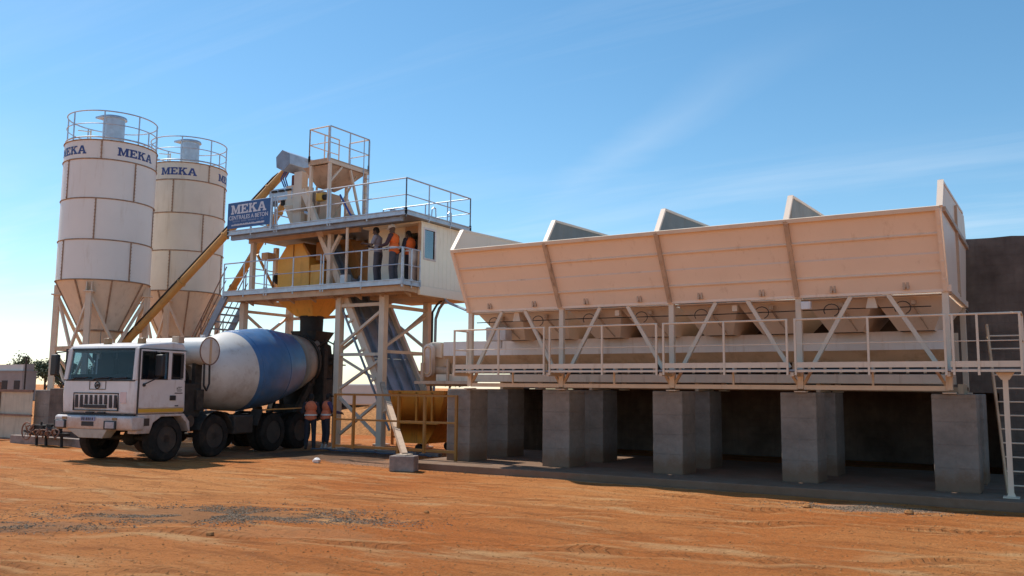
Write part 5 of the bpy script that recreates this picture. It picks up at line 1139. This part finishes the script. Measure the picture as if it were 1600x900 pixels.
# drum
a0, a1 = Vector((0, 1.42, 2.02)), Vector((0, 7.25, 2.72)); dl_ = (a1 - a0).length
prof = [(0.25, .20), (.27, .40), (.5, .62), (.95, .90), (1.6, 1.07), (2.1, 1.15), (2.25, 1.165), (2.30, 1.175), (3.35, 1.175), (3.40, 1.165), (3.6, 1.15), (4.4, 1.0), (4.95, .89), (5.0, .88), (5.75, .72), (5.8, .76), (5.87, .76)]
def seg(t0, t1):
    out = []
    for (ta, ra), (tb_, rb) in zip(prof[:-1], prof[1:]):
        for t, r in ((ta, ra), (tb_, rb)):
            if t0 <= t <= t1 and (not out or out[-1] != (t, r)): out.append((t, r))
    return out
def rad(t):
    for (ta, ra), (tb_, rb) in zip(prof[:-1], prof[1:]):
        if ta <= t <= tb_: return ra + (rb - ra) * (t - ta) / (tb_ - ta)
dm = MB(); B0, B1 = 2.02, 4.42
dm.lathe(a0, a1, seg(0, B0) + [(B0, rad(B0))], 64); dm.cur = 1; dm.lathe(a0, a1, [(B0, rad(B0))] + seg(B0, B1) + [(B1, rad(B1))], 64, cap=False); dm.cur = 2; dm.lathe(a0, a1, [(B1, rad(B1))] + seg(B1, 6), 64)
dm = part(dm, 'drum', [M_drumw, M_blue, M_drumg])
dd_ = (a1 - a0).normalized(); su = dd_.cross(Vector((0, 0, 1))).normalized(); sv = su.cross(dd_)
for t in (2.2, 3.46):
    wr = MB()
    pts = [a0 + dd_ * t + su * ((rad(t) + .002) * math.cos(a)) + sv * ((rad(t) + .002) * math.sin(a)) for a in [2 * math.pi * k / 48 for k in range(49)]]
    wr.path(pts, .011, 4)
    part(wr, 'drum_weld', M_blue, 0, dm)
part(MB().lathe(a0, a1, [(5.3, rad(5.3)), (5.3, rad(5.3) + .06), (5.42, rad(5.42) + .07), (5.42, rad(5.42))], 48, cap=False), 'roller_ring', M_steel, 0, dm)
pd = MB(); pd.box((-.5, 1.1, 1.02), (.5, 1.5, 1.7)); pd.tube((0, 1.15, 1.98), (0, 1.5, 2.04), .38, 20); pd.beam((-.4, 1.3, 1.0), (-.4, 1.45, 2.0), .15); pd.beam((.4, 1.3, 1.0), (.4, 1.45, 2.0), .15); part(pd, 'front_pedestal', M_steel)
pd = MB()
for s in (-1, 1): pd.beam((s * .5, 6.0, 1.0), (s * .62, 6.55, 1.95), .16); pd.beam((s * .5, 6.7, 1.0), (s * .62, 6.6, 1.95), .14); pd.tube((s * .5, 6.55, 1.98), (s * .5, 6.8, 2.0), .15, 14); pd.beam((s * .62, 6.6, 1.9), (s * .6, 7.2, 3.3), .1); pd.beam((s * .55, 7.6, 1.0), (s * .62, 7.35, 3.4), .09)
pd.box((-.7, 6.4, 1.02), (.7, 6.9, 1.3)); pd.box((-.62, 6.5, .78), (.62, 7.75, 1.0)); part(pd, 'rear_pedestal', M_steel)
hp = MB().loft([Vector((-.5, 6.95, 3.66)), Vector((.5, 6.95, 3.66)), Vector((.5, 8.0, 3.66)), Vector((-.5, 8.0, 3.66))], [Vector((-.3, 7.1, 3.0)), Vector((.3, 7.1, 3.0)), Vector((.3, 7.5, 2.95)), Vector((-.3, 7.5, 2.95))], cap=False); part(hp, 'loading_hopper', M_steel)
rc = MB(); rc.loft([Vector((-.65, 7.2, 3.0)), Vector((.65, 7.2, 3.0)), Vector((.65, 7.9, 2.9)), Vector((-.65, 7.9, 2.9))], [Vector((-.35, 7.35, 1.9)), Vector((.35, 7.35, 1.9)), Vector((.35, 7.95, 1.8)), Vector((-.35, 7.95, 1.8))], cap=False); rc.box((-.75, 7.05, 2.2), (.75, 7.25, 3.1)); rc.box((-.6, 7.25, 1.3), (.6, 7.85, 1.85)); part(rc, 'discharge_chute', M_steel); rf = MB(); rf.box((-.85, 6.95, 1.02), (.85, 7.15, 3.05)); rf.box((-.8, 7.15, 1.1), (.8, 7.8, 2.1)); rf.prism([(-.7, 7.15, 2.1), (-.7, 7.8, 2.1), (-.7, 7.55, 3.2), (-.7, 7.15, 3.3)], (1.4, 0, 0)); part(rf, 'rear_shroud', M_steel, .03)
sc_ = MB(); pts = [Vector((0, 7.7, 1.78)), Vector((.35, 8.1, 1.5)), Vector((.7, 8.4, 1.2))]
for a, b in zip(pts[:-1], pts[1:]): sc_.beam(a, b, .42, .12)
part(sc_, 'swivel_chute', M_steel)
ld_ = MB()
for y in (7.55, 7.95): ld_.tube((.78, y, .9), (.80, y, 3.3), .022, 6)
for k in range(9): ld_.tube((.78, 7.55, 1.1 + .25 * k), (.78, 7.95, 1.1 + .25 * k), .014, 5)
ld_.path([(.8, 7.55, 3.3), (.8, 7.7, 3.55), (.8, 7.9, 3.5), (.8, 7.95, 3.3)], .02, 5); ld_.box((.5, 7.5, 2.55), (.95, 8.05, 2.59)); part(ld_, 'ladder', M_steel)
cc = MB(); cc.path([(.66, 6.6, 3.0), (.8, 7.1, 3.35), (.85, 7.6, 3.2), (.8, 7.9, 2.9)], .025, 5); cc.beam((.6, 7.3, 2.6), (.85, 7.9, 2.9), .06); part(cc, 'control_lever', M_steel)
tlp = MB().box((-1.1, 6.45, .86), (1.1, 6.5, .98)); tlp = part(tlp, 'tail_bar', M_steel)
for s in (-1, 1): part(MB().box((s * .95 - .14, 6.50, .88), (s * .95 + .14, 6.53, .97)), 'tail_lamp', M_red, 0, tlp)

# ------------------------------------------------------------------ people
def capsule(m, p, q, r0, r1, n=12):
    p, q = Vector(p), Vector(q); d = q - p; L = d.length; pr = []
    for k in range(5): a = math.pi / 2 * k / 4; pr.append((-r0 * math.cos(a), max(.0005, r0 * math.sin(a))))
    for k in range(5): a = math.pi / 2 * k / 4; pr.append((L + r1 * math.sin(a), max(.0005, r1 * math.cos(a))))
    m.lathe(p, q, pr, n)
def ell(m, c, sc, n=16): m.sphere(c, 1.0, n, sc)
def fuse(m, name, mt, parent, voxel, smooth=4):
    o = m.build('tmp_' + name, mt, None)
    r = o.modifiers.new('r', 'REMESH'); r.mode = 'VOXEL'; r.voxel_size = voxel; r.use_smooth_shade = True
    s = o.modifiers.new('s', 'SMOOTH'); s.iterations = smooth; s.factor = .5
    dg = bpy.context.evaluated_depsgraph_get(); me = bpy.data.meshes.new_from_object(o.evaluated_get(dg)); me.name = name
    bpy.data.objects.remove(o)
    me.materials.clear()
    for x in (mt if isinstance(mt, list) else [mt]): me.materials.append(x)
    ob = bpy.data.objects.new(name, me); COL.objects.link(ob)
    if parent: ob.parent = parent; ORG[ob.name] = Vector((0, 0, 0))
    return ob
def person(label, loc, rz, H, pose, top, topc, vest, hat, legs, boots, group=None):
    """figure facing +y at the origin, 1.75 m tall before scaling"""
    J = dict(pel=(0, 0, .96), waist=(0, .0, 1.10), chest=(0, .0, 1.33), neck=(0, .01, 1.48), head=(0, .03, 1.62))
    lean = pose.get('lean', 0.0); tilt = pose.get('tilt', 0.0); turn = pose.get('turn', 0.0)
    def up(p, k=1.0):   # lean the trunk forwards about the hips
        p = Vector(p); d = p.z - .96; return Vector((p.x, p.y + math.sin(lean) * d, .96 + math.cos(lean) * d))
    for k in ('waist', 'chest', 'neck', 'head'): J[k] = up(J[k])
    hc = J['head'] + Vector((0, math.sin(tilt) * .05, -abs(math.sin(tilt)) * .03))
    Rh = Matrix.Rotation(turn, 3, 'Z') @ Matrix.Rotation(-tilt, 3, 'X')
    def hd(x, y, z): return hc + Rh @ Vector((x, y, z))
    b = MB()
    # head with face
    ell(b, hd(0, -.008, .035), (.073, .09, .085)); ell(b, hd(0, .012, -.03), (.062, .075, .085)); ell(b, hd(0, .05, -.085), (.035, .03, .025))
    capsule(b, hd(0, .088, .012), hd(0, .108, -.028), .009, .014, 8); ell(b, hd(0, .083, -.062), (.026, .012, .012), 8)
    for s in (-1, 1): ell(b, hd(s * .074, -.005, -.01), (.010, .022, .033), 8); ell(b, hd(s * .03, .075, .03), (.022, .012, .008), 8)
    capsule(b, J['neck'] - Vector((0, .01, .04)), hc + Vector((0, -.012, -.05)), .058, .052)
    ell(b, J['chest'], (.165, .105, .17)); ell(b, J['waist'], (.145, .10, .13)); ell(b, Vector(J['pel']), (.155, .11, .11))
    cl = MB(); ell(cl, J['chest'], (.180, .122, .18)); ell(cl, J['waist'], (.168, .122, .16)); ell(cl, up((0, 0, 1.0)), (.170, .122, .10)); vt = MB(); ell(vt, J['chest'], (.200, .142, .19)); ell(vt, J['waist'], (.192, .142, .17)); ell(vt, up((0, 0, .98)), (.188, .14, .10))
    for s, side in ((1, 'R'), (-1, 'L')):
        sh_ = up((s * .185, 0, 1.42)); el = up(pose['el' + side]); wr_ = up(pose['wr' + side])
        capsule(b, up((s * .06, 0, 1.43)), sh_, .06, .055); capsule(b, sh_, el, .050, .038); capsule(b, el, wr_, .038, .026)
        capsule(cl, up((s * .05, 0, 1.42)), sh_, .078, .070); e2 = el if pose.get('long', True) else sh_.lerp(el, .75)
        capsule(cl, sh_, e2, .066, .056)
        if pose.get('long', True): capsule(cl, el, el.lerp(wr_, .88), .054, .042)
        capsule(vt, up((s * .07, 0, 1.40)), up((s * .15, 0, 1.425)), .085, .07)
        # hand: palm, four unequal bent fingers, thumb from the side
        d = (wr_ - el).normalized(); dn = Vector((0, .25, -1)); dn = (dn - d * dn.dot(d)).normalized() if abs(d.z) < .9 else Vector((0, 1, 0)); sd_ = d.cross(dn).normalized()
        pc = wr_ + d * .05; b.lathe(wr_ - d * .005, wr_ + d * .095, [(0, .024), (.03, .036), (.075, .040), (.1, .03)], 10)
        for k, ln in enumerate((.062, .074, .070, .054)):
            o = pc + d * .035 + sd_ * (.027 - .018 * k); m1 = o + d * ln * .55 + dn * .010; m2 = m1 + d * ln * .30 + dn * .028
            capsule(b, o, m1, .0095, .009, 7); capsule(b, m1, m2, .009, .0075, 7)
        t0 = wr_ + d * .03 + sd_ * .026; t1 = t0 + sd_ * .030 + d * .022 + dn * .012; t2 = t1 + d * .026 + dn * .014 - sd_ * .004; capsule(b, t0, t1, .012, .011, 7); capsule(b, t1, t2, .011, .009, 7)
        # legs
        hp_ = Vector((s * .092, 0, .93)); kn = Vector(pose.get('kn' + side, (s * .11, .03, .50))); an = Vector(pose.get('an' + side, (s * .12, -.01, .085)))
        capsule(b, hp_, kn, .082, .055); capsule(b, kn, an, .052, .036); capsule(b, an + Vector((0, -.03, -.035)), an + Vector((s * .02, .15, -.055)), .040, .032)
    J2 = pose.get('hem', .10)
    tr_ = MB(); ell(tr_, Vector((0, 0, .97)), (.168, .122, .105))
    for s, side in ((1, 'R'), (-1, 'L')):
        hp_ = Vector((s * .092, 0, .93)); kn = Vector(pose.get('kn' + side, (s * .11, .03, .50))); an = Vector(pose.get('an' + side, (s * .12, -.01, .085)))
        capsule(tr_, hp_, kn, .098, .074); capsule(tr_, kn, kn.lerp(an, 1 - J2), .074, .062)
    bt = MB()
    for s, side in ((1, 'R'), (-1, 'L')):
        an = Vector(pose.get('an' + side, (s * .12, -.01, .085))); capsule(bt, an + Vector((0, -.03, -.03)), an + Vector((s * .02, .16, -.05)), .050, .040); capsule(bt, an + Vector((0, -.01, .06)), an + Vector((0, -.015, -.02)), .050, .050)
    body = fuse(b, 'person', M_skin, None, .0065, 3)
    body.location = loc; body.rotation_euler = (0, 0, rz); k = H / 1.75; body.scale = (k, k, k)
    tag(body, label, 'person', group)
    fuse(cl, 'shirt' if not pose.get('jacket') else 'jacket', topc, body, .009, 4); fuse(tr_, 'trousers', legs, body, .010, 5); fuse(bt, 'boots', boots, body, .010, 2)
    if vest:
        v = fuse(vt, 'vest', vest, body, .009, 4)
        for z in (1.08,):
            st_ = MB(); c_ = up((0, 0, z)); pts = [c_ + Vector((.196 * math.cos(a), .146 * math.sin(a), 0)) for a in [2 * math.pi * q / 28 for q in range(29)]]
            for a, e in zip(pts[:-1], pts[1:]): st_.beam(a, e, .008, .05)
            o = st_.build('reflective_band', M_refl, None); o.parent = v
    if hat == 'helmet':
        hm = MB()
        pr = [(0, .118), (.012, .112), (.06, .104), (.10, .075), (.125, .03), (.128, .002)]
        hm.lathe(hd(0, -.005, .055), hd(0, -.005, .055) + Rh @ Vector((0, 0, 1)), pr, 24); hm.prism([hd(-.085, .07, .056), hd(.085, .07, .056), hd(.055, .15, .050), hd(-.055, .15, .050)], Rh @ Vector((0, 0, .008)))
        o = hm.build('helmet', M_hat, None); o.parent = body
    else:
        hr = MB(); ell(hr, hd(0, -.014, .045), (.081, .096, .086)); ell(hr, hd(0, -.05, -.01), (.072, .055, .07))
        if hat == 'cap': hr.prism([hd(-.06, .07, .075), hd(.06, .07, .075), hd(.045, .16, .062), hd(-.045, .16, .062)], Rh @ Vector((0, 0, .012)))
        o = hr.build('hair' if hat != 'cap' else 'cap', M_hair, None); o.parent = body
    ey = MB()
    for s in (-1, 1): ey.sphere(hd(s * .031, .078, .012), .011, 8)
    o = ey.build('eyes', mat('eye_white', (.55, .5, .47), .3), None); o.parent = body
    return body
L90 = R_(90)
person('person in orange safety vest and purple sleeves on the ground beside the tower leg', (-18.42, 19.38, .01), R_(-20), 1.66,
       dict(elR=(.30, .10, 1.18), wrR=(.26, .34, 1.14), elL=(-.26, .04, 1.16), wrL=(-.22, .26, 1.08), lean=.08, tilt=.3, hem=.45), 'shirt', mat('purple_cloth', (.075, .055, .13), .85, scale=14), M_vestd, 'cap', M_navy, M_boot, 'people on the ground')
person('person in shadowed orange vest standing closest to the truck rear wheels', (-18.80, 19.15, .01), R_(40), 1.64,
       dict(elR=(.27, .03, 1.15), wrR=(.22, .22, 1.02), elL=(-.27, .04, 1.16), wrL=(-.20, .26, 1.12), lean=.05, tilt=.15, hem=.12), 'shirt', M_navy, M_vestd, 'hair', M_navy, M_steel, 'people on the ground')
person('bareheaded person in a grey shirt and dark trousers on the lower deck, facing left', (-16.78, 19.62, 4.78), R_(108), 1.78,
       dict(elR=(.27, .06, 1.16), wrR=(.20, .32, 1.20), elL=(-.27, .08, 1.18), wrL=(-.16, .34, 1.24), lean=.06, tilt=.28, long=False, hem=.02), 'shirt', M_shirt, None, 'hair', M_jean, M_steel, 'people on the deck')
person('person with a white helmet and bright orange vest over dark sleeves at the deck railing', (-16.12, 19.55, 4.78), R_(98), 1.76,
       dict(elR=(.28, .05, 1.15), wrR=(.22, .33, 1.12), elL=(-.28, .08, 1.16), wrL=(-.14, .34, 1.14), lean=.05, tilt=.3, hem=.02), 'shirt', M_maroon, M_vest, 'helmet', M_jean, M_steel, 'people on the deck')
person('person in an orange vest half hidden in the cabin doorway behind the white helmet', (-15.97, 20.12, 4.78), R_(80), 1.70,
       dict(elR=(.28, .02, 1.16), wrR=(.26, .26, 1.10), elL=(-.27, .03, 1.15), wrL=(-.22, .27, 1.06), lean=.1, tilt=.35, hem=.02), 'shirt', M_navy, M_vest, 'hair', M_navy, M_steel, 'people on the deck')
